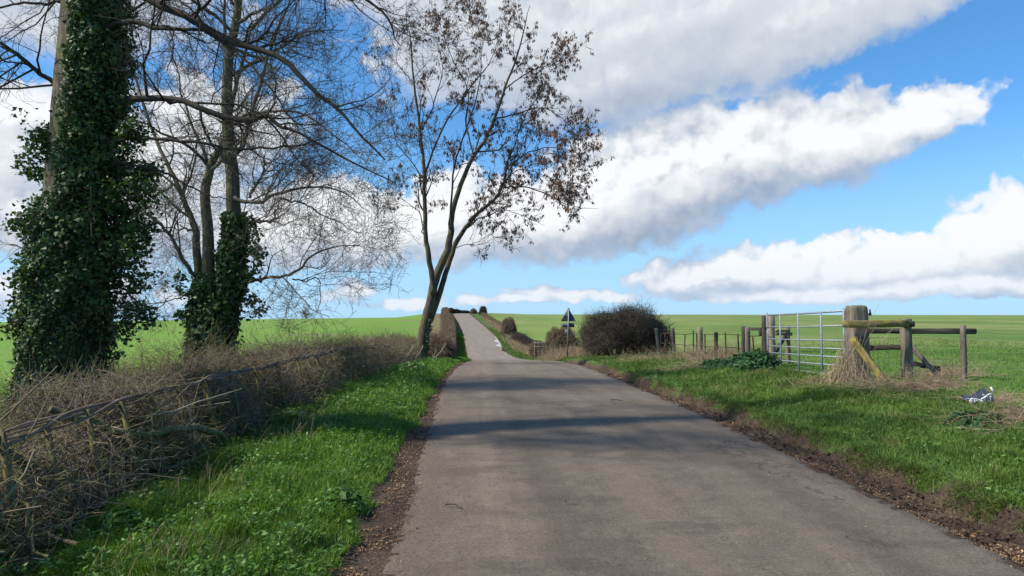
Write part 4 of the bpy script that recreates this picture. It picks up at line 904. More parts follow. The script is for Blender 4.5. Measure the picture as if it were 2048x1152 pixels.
# dead branches fallen by the ash
def branchlet(name, label, pts, rad, mat, cat='branch', group=None, kids=0, kl=(.2, .5)):
    P0 = [np.array(p) for p in pts]; root_o = P0[0]; mb = MB(); p, r = limb(mb, P0, rad, 18, 6, .7, .01 if name != 'stick' else .001)
    if kids: C, R = grow(p[None], r[None], kids, 5, kl, (30, 60), .2, (0, 0, .05), .2, .9, rs=.7); tubes(mb, C, R, 4)
    o = mb.build(name, mat, origin=tuple(root_o)); return tag(o, label, cat, group)
M['deadwood'] = wood_mat('dead_pale_wood', (.14, .11, .08), (.30, .25, .19), (.42, .36, .28))
branchlet('fallen_branch', 'pale bare branch lying on the verge grass in front of the ash', [PY(760, 770, 17.5), PY(775, 757, 18.2), PY(800, 740, 19.2), PY(828, 725, 20.5)], [.022, .026, .022, .012], M['deadwood'], group='dead branches by the ash', kids=3)
branchlet('fallen_branch', 'pale forked branch leaning up against the foot of the ash', [PY(803, 738, 20), PY(812, 715, 20.6), PY(822, 700, 21.4), PY(826, 690, 22)], [.022, .018, .014, .008], M['deadwood'], group='dead branches by the ash', kids=3)
branchlet('fallen_branch', 'pale branch slanting out from the ash towards the lane', [PY(858, 732, 22), PY(872, 714, 22.3), PY(885, 700, 22.8), PY(893, 686, 23)], [.02, .018, .014, .008], M['deadwood'], group='dead branches by the ash', kids=2)
branchlet('fallen_branch', 'stub of pale branch rising from the verge grass close to the ash', [PY(836, 738, 21), PY(832, 722, 21.2), PY(838, 706, 21.6), PY(846, 690, 22)], [.024, .018, .012, .007], M['deadwood'], group='dead branches by the ash', kids=2)
branchlet('stick', 'thin dark twig lying on the asphalt on the right half of the lane', [np.array([XC(11.7)+.93, 11.7, RZ(11.7)+.018]), np.array([XC(11.6)+1.0, 11.64, RZ(11.6)+.028]), np.array([XC(11.6)+1.12, 11.6, RZ(11.6)+.016])], [.009, .008, .004], M['twig_dark'], 'stick')
branchlet('stick', 'thin curved brown twig lying on the asphalt near the left edge', [np.array([-.16, 5.62, RZ(5.62)+.016]), np.array([-.09, 5.6, RZ(5.6)+.024]), np.array([-.02, 5.53, RZ(5.5)+.014])], [.005, .005, .003], M['twig_dark'], 'stick')

# right-hand bushes and hedges
x = PY(1254, 660, 29.0)[0]
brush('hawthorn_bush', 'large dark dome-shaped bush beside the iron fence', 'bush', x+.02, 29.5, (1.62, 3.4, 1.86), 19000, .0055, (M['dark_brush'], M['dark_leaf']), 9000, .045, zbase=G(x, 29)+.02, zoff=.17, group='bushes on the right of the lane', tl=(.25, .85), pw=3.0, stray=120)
x = PY(1126, 660, 39.0)[0]
brush('hawthorn_bush', 'brown bush directly behind the triangular road sign', 'bush', x, 39.5, (1.0, 1.3, 1.65), 6500, .008, (M['brown_brush'], M['dark_leaf'], M['tangle_brown']), 1800, .05, zbase=G(x, 39.5)+.12, group='bushes on the right of the lane')
x = PY(1075, 680, 50)[0]
brush('hawthorn_bush', 'small brown bush left of the road sign, beside the white hurdle', 'bush', x, 50, (.58, .8, .95), 2200, .010, (M['brown_brush'], M['dark_leaf']), 600, .05, zbase=G(x, 50)+.25, group='bushes on the right of the lane')
clipped_run('clipped_hedge', 'low dark stretch of cut hedge halfway up the right bank', 56, 82, lambda y: np.interp(y, [56, 82], [4.9, 3.9]), .5, .95, M['dark_brush'], 4500, .014, group='cut hedges on the right of the lane')
x = PY(1018, 650, 88)[0]
brush('hawthorn_bush', 'square-cut brown bush standing alone on the right bank of the hill', 'bush', x+.1, 90, (.98, 1.6, 2.15), 3600, .016, (M['brown_brush'], M['dark_leaf'], M['tangle_brown']), 900, .08, zbase=G(x, 90)+.05, group='bushes on the right of the lane')
clipped_run('clipped_hedge', 'thin brown hedge running up towards the crest on the right', 96, 158, lambda y: np.interp(y, [96, 158], [4.2, 4.4]), .45, .6, M['brown_brush'], 5000, .02, group='cut hedges on the right of the lane')
x = PY(966, 622, 164)[0]; brush('hawthorn_bush', 'rounder of the two small bushes against the sky at the crest', 'bush', x, 164, (.95, 1.5, 1.9), 1500, .03, (M['dark_brush'], M['dark_leaf']), 500, .12, group='bushes at the crest')
x = PY(947, 624, 178)[0]; brush('hawthorn_bush', 'smaller, flatter bush against the sky at the crest', 'bush', x, 178, (.85, 1.5, 1.3), 1200, .03, (M['brown_brush'], M['dark_leaf'], M['tangle_brown']), 400, .12, group='bushes at the crest')
def far_tree(label, px, Y, h, w):
    x = PY(px, 640, Y)[0]; z = G(x, Y)-.3; root = thing('bare_tree', label, 'tree', (x, Y, z), 'far bare trees on the skyline'); mb = MB()
    t, r = limb(mb, [(x, Y, z), (x+.1, Y, z+h*.5), (x, Y, z+h)], [.25, .15, .05], 8, 5); mb.build('trunk', M['bark'], root)
    mb = MB(); C, R = grow(t[None], r[None], 26, 5, (w*.35, w*.7), (30, 70), .2, (0, 0, .15), .25, 1); tubes(mb, C, np.maximum(R, .06), 3)
    C2, R2 = grow(C, R, 7, 4, (w*.12, w*.3), (30, 70), .25, (0, 0, .05), .2, 1); tubes(mb, C2, np.maximum(R2, .05), 3); mb.build('crown', M['twig'], root)
far_tree('tiny grey wide-crowned tree on the left skyline beyond the green field', 612, 330, 6.5, 7.5)
far_tree('tiny bare tree on the right skyline beyond the square-cut bush', 1031, 330, 2.6, 2.2)

# ------------------------------------------------------------------ road sign seen from behind
def road_sign():
    Y = 32.0; b = PY(1134, 703, Y); zb = G(b[0], Y)-.1; top = PY(1137.5, 616, Y); s = Y/F
    root = thing('road_sign', 'grey back of a triangular warning sign with a plate below it, on a grey pole', 'road sign', (b[0], Y, zb+.1))
    x0, x1 = b[0], top[0]; xa = lambda z: x0+(x1-x0)*(z-zb)/(top[2]-zb)
    mb = MB(); tubes(mb, np.array([[x0, Y-.04, zb], [xa((zb+top[2])/2), Y-.04, (zb+top[2])/2], [x1, Y-.04, top[2]-.03]]), np.array([.034]*3), 12, cap=True); mb.build('pole', M['sign_pole'], root, smooth=True)
    mb = MB(); tubes(mb, np.array([[x1, Y-.04, top[2]-.035], [x1, Y-.04, top[2]-.015]]), np.array([.037, .032]), 12, cap=True); mb.build('pole_cap', M['rust'], root)
    zt = top[2]+.02; zl = PY(1137, 642.5, Y)[2]; w = 31*s/2; xc_ = xa(zl)
    def plate(nm, poly, th, mat):
        mb = MB(); n = len(poly); F_ = [(x, Y, z) for x, z in poly]; B_ = [(x, Y+th, z) for x, z in poly]
        mb.add(np.array(F_+B_), [np.array([list(range(n))]), np.array([list(range(n, 2*n))[::-1]]), np.array([[i, n+i, n+(i+1) % n, (i+1) % n] for i in range(n)])]); return mb.build(nm, mat, root)
    def rounded(poly, r):
        out = []; n = len(poly)
        for i in range(n):
            p, a, b_ = np.array(poly[i]), np.array(poly[i-1]), np.array(poly[(i+1) % n]); da = norm(a-p); db = norm(b_-p)
            for t in (0, .33, .67, 1): out.append(tuple(p+da*r*(1-t)**1.5+db*r*t**1.5))
        return out
    plate('warning_triangle', rounded([(xc_-w, zl), (xc_+w, zl), (xc_, zt)], .035), .012, M['sign_back'])
    p1, p2 = PY(1124, 646, Y)[2], PY(1148, 654.5, Y)[2]; wx = 24.5*s/2
    plate('supplementary_plate', rounded([(xc_-wx, p2), (xc_+wx, p2), (xc_+wx, p1), (xc_-wx, p1)], .02), .012, M['sign_back'])
    for z in (zl+.10, zl+.42*(zt-zl), (p1+p2)/2):      # clips and channels on the back
        mb = MB(); hw = min(wx*.9, w*.9*(1-(max(z, zl)-zl)/(zt-zl))); beam(mb, (xc_-hw, Y-.013, z), (xc_+hw, Y-.013, z), .022, .022, 2, 0, chamfer=.002); mb.build('channel', M['sign_back'], root)
    for (px_, py_, wd, hd) in ((1149, 640.3, 4.5, 2.6), (1145.6, 648, 3.4, 2.4)):
        c = PY(px_, py_, Y); mb = MB(); beam(mb, (c[0]-wd*s/2, Y-.004, c[2]), (c[0]+wd*s/2, Y-.004, c[2]), .003, hd*s, 1, 0, chamfer=.0005); mb.build('sticker', M['sticker'], root)
    c = PY(1134.5, 665, Y); mb = MB(); beam(mb, (c[0], Y-.002, c[2]-.15), (c[0], Y-.002, c[2]+.14), .18, .004, 1, 0, chamfer=.001, up=(0, 1, 0)); mb.build('notice', M['sign_pole'], root)
road_sign()

# ------------------------------------------------------------------ field gate with its posts
def gate():
    X = 6.8; zs = []; y0, y1 = 12.16, 15.42
    root = thing('field_gate', 'grey galvanised seven-bar field gate closed between two timber posts', 'gate', (X, y0, .8))
    def Z(px_, py_): return PX(px_, py_, X)
    left = [631, 654.6, 678.2, 691.8, 705, 718.6, 734.2]; s = 15.42/F; zb = PY(1557, 734.2, 15.42)[2]; zt = PY(1548, 630.5, 15.42)[2]
    hs = np.array([(734.2-l)/(734.2-631) for l in left]); hts = zb+(zt-zb)*hs; sag = .012
    for i, z in enumerate(hts):
        mb = MB(); r = .021 if i in (0, 6) else .0145
        tubes(mb, np.array([[X, y0, z+sag], [X, (y0+y1)/2, z], [X, y1, z-.0]]), np.array([r]*3), 10, cap=True); mb.build('rail', M['galv'], root, smooth=True)
    for k, y in enumerate((y0+.03, 13.0, 13.93, 14.75, y1-.02)):
        mb = MB(); e = .06 if k in (0, 4) else 0; w = .045 if k not in (0, 4) else .042
        beam(mb, (X-.019, y, hts[-1]-.02), (X-.019, y, hts[0]+e), w, .022, 2, 0, up=(1, 0, 0), chamfer=.003)
        mb.build('upright', M['galv'], root)
    mb = MB(); c = np.linspace(0, 2*math.pi, 9); tubes(mb, np.array([[X+.02+.0*t, 15.5+.14*math.cos(t), hts[1]+.0+.02*math.sin(t)] for t in c])+np.array([[.13*math.sin(t), 0, 0] for t in c]), np.full(9, .008), 6); mb.build('loop_latch', M['rust'], root, smooth=True)
    mb = MB(); beam(mb, (X-.04, 15.33, hts[1]-.14), (X-.035, 15.31, hts[1]-.05), .02, .01, 2, .002, chamfer=.002); mb.build('label_tag', M['sticker'], root)
gate()
def post(name, label, px_, py_top, Y, w, mat, depth=None, cat='post', group=None, rounded=0.0, zb=None, lean=(0, 0), parent=None, part='post'):
    p = PY(px_, py_top, Y); z0 = (G(p[0], Y) if zb is None else zb)-.12; mb = MB()
    beam(mb, (p[0]-lean[0], Y-lean[1], z0), (p[0], Y, p[2]), w, depth or w, 8, .004, up=(0, 1, 0), chamfer=.012 if not rounded else rounded, rnd=rng.random())
    if parent is not None: return mb.build(part, mat, parent)
    o = mb.build(name, mat, origin=(p[0], Y, z0+.12)); return tag(o, label, cat, group)
def gate_post():
    Y = 11.95; p = PY(1712, 610, Y); x = p[0]; z0 = G(x, Y)-.15; zt = p[2]
    root = thing('gate_post', 'massive square hanging post with worn rounded top beside the gate', 'gate post', (x, Y, z0+.15))
    mb = MB(); w = .148; n = 28; ang = np.linspace(0, 2*math.pi, n, endpoint=False)
    sq = lambda a, pw: (np.abs(np.cos(a))**pw+np.abs(np.sin(a))**pw)**(-1/pw)
    zz = np.concatenate([np.linspace(z0, zt-.13, 12), [zt-.09, zt-.045, zt-.015, zt]]); sc = [1]*12+[.985, .94, .84, .70]; V = []; bc = []
    for z, s_ in zip(zz, sc):
        for a in ang:
            r = w*sq(a, 16)*s_*(1+.010*math.sin(a*9+z*3)+rng.normal()*.006); V.append((x+r*math.cos(a), Y+r*math.sin(a), z-(.02*abs(math.sin(a*2.5)) if s_ < .8 else 0))); bc.append((r*math.cos(a)*1.0, r*math.sin(a), z))
    q = [[i*n+j, i*n+(j+1) % n, (i+1)*n+(j+1) % n, (i+1)*n+j] for i in range(len(zz)-1) for j in range(n)]
    mb.add(np.array(V), [np.array(q), np.array([[(len(zz)-1)*n+j for j in range(n)]])], .5, np.array(bc)); mb.build('post', M['wood_grey'], root)
    h = PY(1739, 628, Y+.02); mb = MB()
    tubes(mb, np.array([[x+.12, Y, h[2]-.0], [h[0]-.01, Y, h[2]], [h[0]+.005, Y, h[2]+.01]]), np.array([.012, .012, .012]), 8, cap=True)
    tubes(mb, np.array([[h[0], Y, h[2]-.03], [h[0], Y, h[2]+.02], [h[0]-.003, Y, h[2]+.085]]), np.array([.024, .018, .011]), 8, cap=True); mb.build('hinge_hook', M['rust'], root, smooth=True)
gate_post()
post('gate_post', 'dark half of the paired latch post at the far end of the gate', 1531, 631, 15.72, .15, M['wood_dark'], cat='gate post', group='latch posts')
post('gate_post', 'pale half of the paired latch post, touching the gate', 1542.5, 630.5, 15.56, .12, M['wood_pale'], cat='gate post', group='latch posts')
def rail(parent, part, a, b, ya, yb, h, th, mat, rnd=.5):
    mb = MB(); p, q = PY(*a, ya), PY(*b, yb); beam(mb, p, q, th, h, 8, .004, chamfer=.008, rnd=rng.random()); return mb.build(part, mat, parent)
def near_fence():
    x, Y = PY(1811, 700, 11.95)[0], 11.95
    root = thing('rail_fence', 'timber rail fence with lichen-yellow top rail beside the massive gate post', 'fence', (x, Y, G(x, Y)), 'timber fences by the gate')
    rail(root, 'rail', (1685, 648), (1819, 647.5), 11.74, 11.70, .125, .045, M['wood_lichen'])
    rail(root, 'rail', (1806, 648), (1829, 648), 11.83, 11.83, .10, .05, M['wood_dark'])
    rail(root, 'rail', (1722, 662), (1953, 662.5), 12.45, 12.05, .098, .04, M['wood_dark'])
    rail(root, 'rail', (1733, 696), (1803, 694), 12.45, 12.15, .088, .04, M['wood_dark'])
    rail(root, 'rail', (1822, 726), (1881, 738), 12.25, 12.35, .085, .04, M['wood_dark'])
    rail(root, 'brace', (1704, 676), (1772, 768), 11.66, 11.2, .115, .06, M['wood_lichen'])
    rail(root, 'brace', (1821, 690), (1884, 762), 12.2, 11.9, .08, .07, M['wood_grey'])
    post(None, None, 1811, 637.5, 11.9, .145, M['wood_grey'], parent=root)
    post(None, None, 1926, 650, 12.0, .08, M['wood_grey'], parent=root, lean=(.02, 0))
    post(None, None, 1728, 656, 12.7, .13, M['wood_dark'], parent=root)
    # barbed strands and stock netting running off across the field edge
    def strand(py0, py1, barbs=True, r=.0022, x0=1740, x1=2330, y0=12.15, y1=11.6, part='barbed_wire'):
        mb = MB(); n = 30; t = np.linspace(0, 1, n); a, b = PY(x0, py0, y0), PY(x1, py1, y1)
        P = a+(b-a)*t[:, None]; P[:, 2] -= .02*np.sin(t*math.pi*3)**2; tubes(mb, P, np.full(n, r), 4)
        if barbs:
            k = 34; tt = (np.arange(k)+.5)/k; B = a+(b-a)*tt[:, None]; B[:, 2] -= .02*np.sin(tt*math.pi*3)**2
            d = norm(rng.normal(size=(k, 3)))*.016; tubes(mb, np.stack([B-d, B, B+d], 1), np.full((k, 3), r*1.1), 3)
        mb.build(part, M['wire'], root)
    strand(640.5, 649); strand(661, 671)
    mb = MB(); a0, b0 = PY(1740, 675, 12.15), PY(2330, 690, 11.6); a1, b1 = PY(1740, 752, 12.15), PY(2330, 775, 11.6)
    for k in range(7):
        f = k/6; A_ = a0*(1-f)+a1*f; B_ = b0*(1-f)+b1*f; t = np.linspace(0, 1, 16)[:, None]; P = A_+(B_-A_)*t; P[:, 2] -= .008*np.sin(t[:, 0]*20+k); tubes(mb, P, np.full(16, .0016), 4)
    for k in range(33):
        f = k/32; P = np.stack([(a0*(1-f)+b0*f), (a0*(1-f)+b0*f)*.5+(a1*(1-f)+b1*f)*.5+rng.normal(size=3)*.006, (a1*(1-f)+b1*f)]); tubes(mb, P, np.full(3, .0013), 4)
    mb.build('stock_netting', M['wire'], root)
near_fence()
def latch_fence():
    x = PY(1574, 700, 17)[0]; root = thing('rail_fence', 'short braced timber fence seen through the far end of the gate', 'fence', (x, 17, G(x, 17)), 'timber fences by the gate')
    rail(root, 'rail', (1551, 661.5), (1579, 661.5), 16.6, 16.9, .06, .05, M['wood_lichen']); rail(root, 'rail', (1551, 667.5), (1584, 668), 16.75, 16.95, .075, .04, M['wood_grey'])
    rail(root, 'brace', (1552, 703), (1571, 671), 16.7, 17.05, .09, .06, M['wood_dark'])
    post(None, None, 1574.5, 651, 17.1, .105, M['wood_grey'], parent=root)
    rail(root, 'rail', (1492, 657.5), (1530, 658), 17.2, 16.0, .07, .04, M['wood_dark']); rail(root, 'block', (1518, 664), (1528, 664), 15.9, 15.9, .17, .08, M['wood_dark'])
latch_fence()
def iron_fence():
    X = 6.75; root = thing('iron_fence', 'rusty low estate fence with leaning iron stakes and old timber posts', 'fence', (X, 20, G(X, 20)))
    def yat(px_): r = ray(px_, 680); return X*r[1]/r[0]
    top = lambda px_, py_: PY(px_, py_, yat(px_))
    for (px_, py_, w, mt, ln) in ((1488, 652.5, .11, 'wood_dark', .0), (1495, 653.5, .10, 'wood_grey', .0), (1431.5, 664, .09, 'wood_dark', .0), (1400, 654.5, .125, 'wood_grey', -.01), (1346, 655.5, .08, 'wood_dark', .05), (1312, 656, .10, 'wood_grey', .12)):
        y = yat(px_); p = top(px_, py_); mb = MB(); z0 = G(p[0], y)-.15
        beam(mb, (p[0]+ln, y, z0), p, w, w, 7, .005, up=(0, 1, 0), chamfer=.012, rnd=rng.random()); mb.build('timber_post', M[mt], root)
    tops = []
    for (px_, py_, ln) in ((1505, 671, .05), (1475.5, 667, .03), (1450.5, 664.5, .02), (1409.5, 668, .02), (1393.5, 666, 0), (1386.5, 661, .0), (1370, 668, -.03), (1341, 665.5, .03), (1330, 665, .0), (1321, 668, .03)):
        y = yat(px_); p = top(px_, py_); mb = MB(); z0 = G(p[0], y)-.1; beam(mb, (p[0]+ln, y, z0), p, .035, .014, 3, .001, up=(0, 1, 0), chamfer=.002); mb.build('iron_stake', M['rust'], root); tops.append(p)
    for (dz, mask) in ((-.03, 1), (-.36, 1)):
        mb = MB(); ps = sorted(tops, key=lambda p: p[1]); P = [(PY(1528, 668, 15.9)[0], 15.9, ps[0][2]+dz+.02)]+[(p[0]+.0, p[1], p[2]+dz+rng.normal()*.012) for p in ps]
        P = np.array(P); P[:, 0] += .012; P[:, 2] = P[:, 2]*.4+np.mean(P[:, 2])*.6
        n = 60; t = np.linspace(0, len(P)-1, n); i = np.minimum(t.astype(int), len(P)-2); f = (t-i)[:, None]; Q = P[i]*(1-f)+P[i+1]*f
        tubes(mb, Q, np.full(n, .010), 6); mb.build('iron_rail', M['rust'], root)
    for k, dz in enumerate((.0, -.1)):
        a, b = PY(1312, 660+k*5, 25.2), PY(1488, 655.5+k*5, 17.1); mb = MB(); t = np.linspace(0, 1, 24)[:, None]; P = a+(b-a)*t; P[:, 2] -= .012*np.sin(t[:, 0]*9)**2; tubes(mb, P, np.full(24, .003), 4)
        B = a+(b-a)*rng.random((40, 1)); d = norm(rng.normal(size=(40, 3)))*.018; tubes(mb, np.stack([B-d, B, B+d], 1), np.full((40, 3), .003), 3); mb.build('barbed_wire', M['wire'], root)
iron_fence()
def hurdle():
    Y = 47; x = PY(1094, 690, Y)[0]; root = thing('hurdle', 'small pale railed hurdle half hidden by dry grass behind the road sign', 'hurdle', (x, Y, G(x, Y)))
    z0 = PY(1080, 702, Y)[2]
    for k in range(8):
        xx = x-.85+k*.26; mb = MB(); beam(mb, (xx, Y, G(xx, Y)-.05), (xx+.01, Y, z0+.62), .035, .02, 2, .002, up=(0, 1, 0), chamfer=.003); mb.build('upright', M['wood_pale'], root)
    for h in (.55, .3): mb = MB(); beam(mb, (x-.9, Y-.022, z0+h), (x+1.05, Y-.022, z0+h-.03), .02, .04, 3, .002, chamfer=.003); mb.build('rail', M['wood_pale'], root)
hurdle()

# ------------------------------------------------------------------ litter: a crumpled strip of plastic packaging
def litter_item():
    Y = 8.9; c = PY(1958, 786, Y); z = G(c[0], Y); root = thing('plastic_litter', 'crumpled navy and white plastic packaging dumped in the dead grass', 'litter', (c[0], Y, z))
    w = 52/F*Y; n = 22; t = np.linspace(0, 1, n)
    top = np.interp(t, [0, .1, .3, .42, .6, .8, .92, 1], [.05, .095, .085, .07, .10, .155, .175, .12])
    def strip(nm, z0, z1, y0, y1, mat, t0=0, t1=1, jit=.006, th=.004):
        mb = MB(); tt = np.linspace(t0, t1, n); zt = np.interp(tt, t, top); a = np.stack([c[0]-w/2+w*tt, Y+y0+rng.normal(size=n)*jit, z+zt*z0+rng.normal(size=n)*jit*.5], -1)
        b = np.stack([c[0]-w/2+w*tt, Y+y1+rng.normal(size=n)*jit, z+zt*z1+rng.normal(size=n)*jit*.5], -1); nn = norm(np.cross(b-a, np.array([1., 0, 0])))*th
        V = np.concatenate([a, b, b+nn, a+nn]); q = []
        for i in range(n-1):
            for k0, k1 in ((0, 1), (1, 2), (2, 3), (3, 0)): q.append([k0*n+i, k0*n+i+1, k1*n+i+1, k1*n+i])
        mb.add(V, [np.array(q)], .5); mb.build(nm, mat, root)
    strip('dark_panel', .78, 1.12, -.03, .10, M['trash_blue']); strip('white_seam', .72, .80, -.045, -.03, M['trash_white'], 0, .93, .002)
    strip('grey_panel', .15, .72, -.05, -.035, M['trash_grey'], 0, .98, .010)
    for (a, b) in ((.02, .07), (.15, .19), (.24, .28), (.38, .50), (.80, .86)): strip('white_patch', .12, .62, -.066, -.056, M['trash_white'], a, b, .004)
    strip('back_panel', .05, 1.05, .10, .14, M['trash_blue'], .05, .95, .01)
    mb = MB(); p = PY(1981, 774, Y-.03); q = PY(1987, 783, Y-.05); beam(mb, p, q, .012, .02, 2, .001, chamfer=.002); mb.build('white_clip', M['trash_white'], root)
litter_item()

# ------------------------------------------------------------------ grass, weeds, dead grass, fallen leaves
def spread_y(n, y0, y1, p=1.6):
    t = rng.random(n); a, b = y0**(1-p), y1**(1-p); return (a+(b-a)*t)**(1/(1-p))
def grass(mb, n, y0, y1, u0, u1, h, w, lean=.45, p=1.6, thin=None, hl=None):
    y = spread_y(n, y0, y1, p); u = rng.uniform(u0, u1, n)
    edge = .10*wob(u*0+2, y, 1.1, 12)+.06*wob(u*0, y, .35, 13)
    x = XC(y)+u+np.where(np.abs(u) < 2.9, edge, 0); keep = np.ones(n, bool)
    if thin is not None: keep = rng.random(n) < thin(x, y, u)
    x, y, u = x[keep], y[keep], u[keep]; m = len(x); z = H(x, y)-.006
    hm = 1+.35*wob(x, y, .9, 14)+.25*wob(x, y, .33, 15); hh = rng.uniform(*h, m)*np.clip(hm, .35, 2)
    sc = 1+np.clip(y-6, 0, 60)*.10
    ang = 3*wob(x, y, 1.3, 16)+rng.normal(size=m)*1.3; ln = np.abs(rng.normal(size=m))*lean+.15
    L = np.stack([np.cos(ang), np.sin(ang)], 1)*ln[:, None]
    cl = np.clip(.5+.28*wob(x, y, .8, 17)+.18*wob(x, y, 3.1, 18)+rng.normal(size=m)*.17, 0, .93); cl = np.where(rng.random(m) < .025, 1.0, cl)
    blades(mb, np.stack([x, y, z], 1), hh, L, rng.uniform(*w, m)*sc, cl)
def weeds(mb, n, y0, y1, u0, u1, hmax, size, p=1.5, seed=20, th=-.1, r=None):
    y = spread_y(n, y0, y1, p); u = rng.uniform(u0, u1, n); x = XC(y)+u
    k = wob(x, y, .8, seed)+.5*wob(x, y, .3, seed+1) > th; x, y = x[k], y[k]; m = len(x)
    C = np.stack([x, y, H(x, y)+.01+rng.random(m)**.8*hmax*np.clip(1+.4*wob(x, y, .5, seed+2), .4, 1.6)], 1)
    leaves(mb, C, size*rng.uniform(.5, 1.3, m)*(1+np.clip(y-7, 0, 40)*.04), None, .55, None, 'oval')
mb = MB()
grass(mb, 100000, 2.2, 9, -4.5, -2.24, (.05, .13), (.004, .008))
grass(mb, 52000, 9, 28, -4.4, -2.16, (.06, .14), (.006, .010))
grass(mb, 24000, 28, 95, -3.2, -2.02, (.08, .16), (.006, .010), p=1.2)
o = mb.build('verge_grass', M['grass']); tag(o, kind='stuff')
mb = MB(); weeds(mb, 34000, 2.4, 12, -4.5, -2.25, .10, .029); weeds(mb, 17000, 9, 26, -4.3, -2.2, .12, .033, seed=23)
o = mb.build('verge_weeds', M['weed']); tag(o, kind='stuff')
mb = MB()
brown = lambda x, y, u: np.clip(.75+.5*wob(x, y, 1.5, 25)+np.where(u > 2.9, .25, -.05), .18, 1)*(u > 2.53-.20*ss(y, 6, 14))
grass(mb, 120000, 3.2, 12, 2.32, 5.8, (.04, .105), (.004, .0075), .55, 1.5, brown)
grass(mb, 60000, 10, 32, 2.5, 5.4, (.05, .12), (.005, .008), .5, 1.5, brown)
grass(mb, 22000, 30, 110, 2.02, 3.6, (.08, .16), (.005, .009), .4, 1.2)
o = mb.build('verge_grass', M['grass2']); tag(o, kind='stuff')
mb = MB(); weeds(mb, 17000, 3.4, 16, 2.55, 5.4, .07, .030, seed=28, th=.25)
o = mb.build('verge_weeds', M['weed']); tag(o, kind='stuff')
mb = MB(); grass(mb, 80000, 6.5, 40, 5.3, 24, (.04, .10), (.004, .007), .4, 1.35); grass(mb, 18000, 7, 34, -11, -5.6, (.06, .14), (.005, .009), .4, 1.3)
o = mb.build('field_grass', M['grass']); tag(o, kind='stuff')
# overhanging tussocks along the cut bank
mb = MB(); n = 15000; y = spread_y(n, 3.2, 22, 1.6); x = XC(y)+2.54-.18*ss(y, 6, 14)+.10*wob(y*0, y, 1.7, 1)+rng.normal(size=n)*.05; k = wob(x*0, y, .5, 30) > -.35; x, y = x[k], y[k]; n = len(x)
blades(mb, np.stack([x, y, H(x, y)-.004], 1), rng.uniform(.05, .13, n), np.stack([-rng.uniform(.2, 1.3, n), rng.normal(size=n)*.5], 1), rng.uniform(.004, .007, n), np.where(rng.random(n) < .22, 1., rng.uniform(.1, .8, n)), 1.5)
o = mb.build('bank_grass', M['grass2']); tag(o, kind='stuff')
# loose earth clods and stones in the gutter
mb = MB(); n = 12000; y = spread_y(n, 3.0, 20, 1.7); x = XC(y)+1.98+rng.random(n)*(.62-.24*ss(y, 6, 14)); k = wob(x, y, .5, 33) > -.7; x, y = x[k], y[k]; n = len(x)
r = .0035+.010*rng.random(n)**2.5+np.where(rng.random(n) < .03, .014, 0); oc = np.array([(1, 0, 0), (0, 1, 0), (-1, 0, 0), (0, -1, 0), (0, 0, .8), (0, 0, -.8)])
V = np.stack([x, y, H(x, y)+.3*r], 1)[:, None]+oc[None]*r[:, None, None]*rng.uniform(.6, 1.3, (n, 6, 1)); tri = np.array([(0, 1, 4), (1, 2, 4), (2, 3, 4), (3, 0, 4), (1, 0, 5), (2, 1, 5), (3, 2, 5), (0, 3, 5)])
mb.add(V.reshape(-1, 3), [(np.arange(n)[:, None, None]*6+tri[None]).reshape(-1, 3)], np.repeat(rng.random(n), 6))
M['clod'] = ramp_mat('earth_clods', [(0, (.022, .016, .012)), (.8, (.06, .042, .032)), (.97, (.12, .09, .07)), (1, (.30, .26, .22))], .95, .1)
o = mb.build('mud_clods', M['clod']); tag(o, kind='stuff')
# leaf litter
def litter(n, y0, y1, uf, size, p=1.6, th=-.2, seed=35, zo=.008):
    y = spread_y(n, y0, y1, p); x = XC(y)+uf(n, y); k = wob(x, y, .6, seed) > th; x, y = x[k], y[k]; m = len(x); mb = MB()
    inroad = np.abs(x-XC(y)) < 1.95
    leaves(mb, np.stack([x, y, np.where(inroad, RZ(y)-.0060*(x-XC(y))**2+.016, H(x, y))+zo*rng.uniform(.3, 1.6, m)], 1), size*rng.uniform(.4, 1.3, m)*(1+np.clip(y-6, 0, 30)*.05), None, .45, None, 'oval'); return mb
o = litter(12000, 2.6, 26, lambda n, y: -2.14+rng.normal(size=n)*.13, .015).build('fallen_leaves', M['deadleaf']); tag(o, kind='stuff')
o = litter(11000, 3.2, 26, lambda n, y: 2.12+rng.normal(size=n)*.09, .014, seed=38).build('fallen_leaves', M['deadleaf']); tag(o, kind='stuff')
o = litter(420, 3.2, 14, lambda n, y: rng.uniform(-1.9, 1.9, n), .013, th=-9, p=1.3).build('scattered_leaves', M['deadleaf']); tag(o, kind='stuff')
o = litter(7000, 2.0, 20, lambda n, y: HU(y)+.75+rng.normal(size=n)*.14, .036, seed=41).build('fallen_leaves', M['deadleaf']); tag(o, kind='stuff')
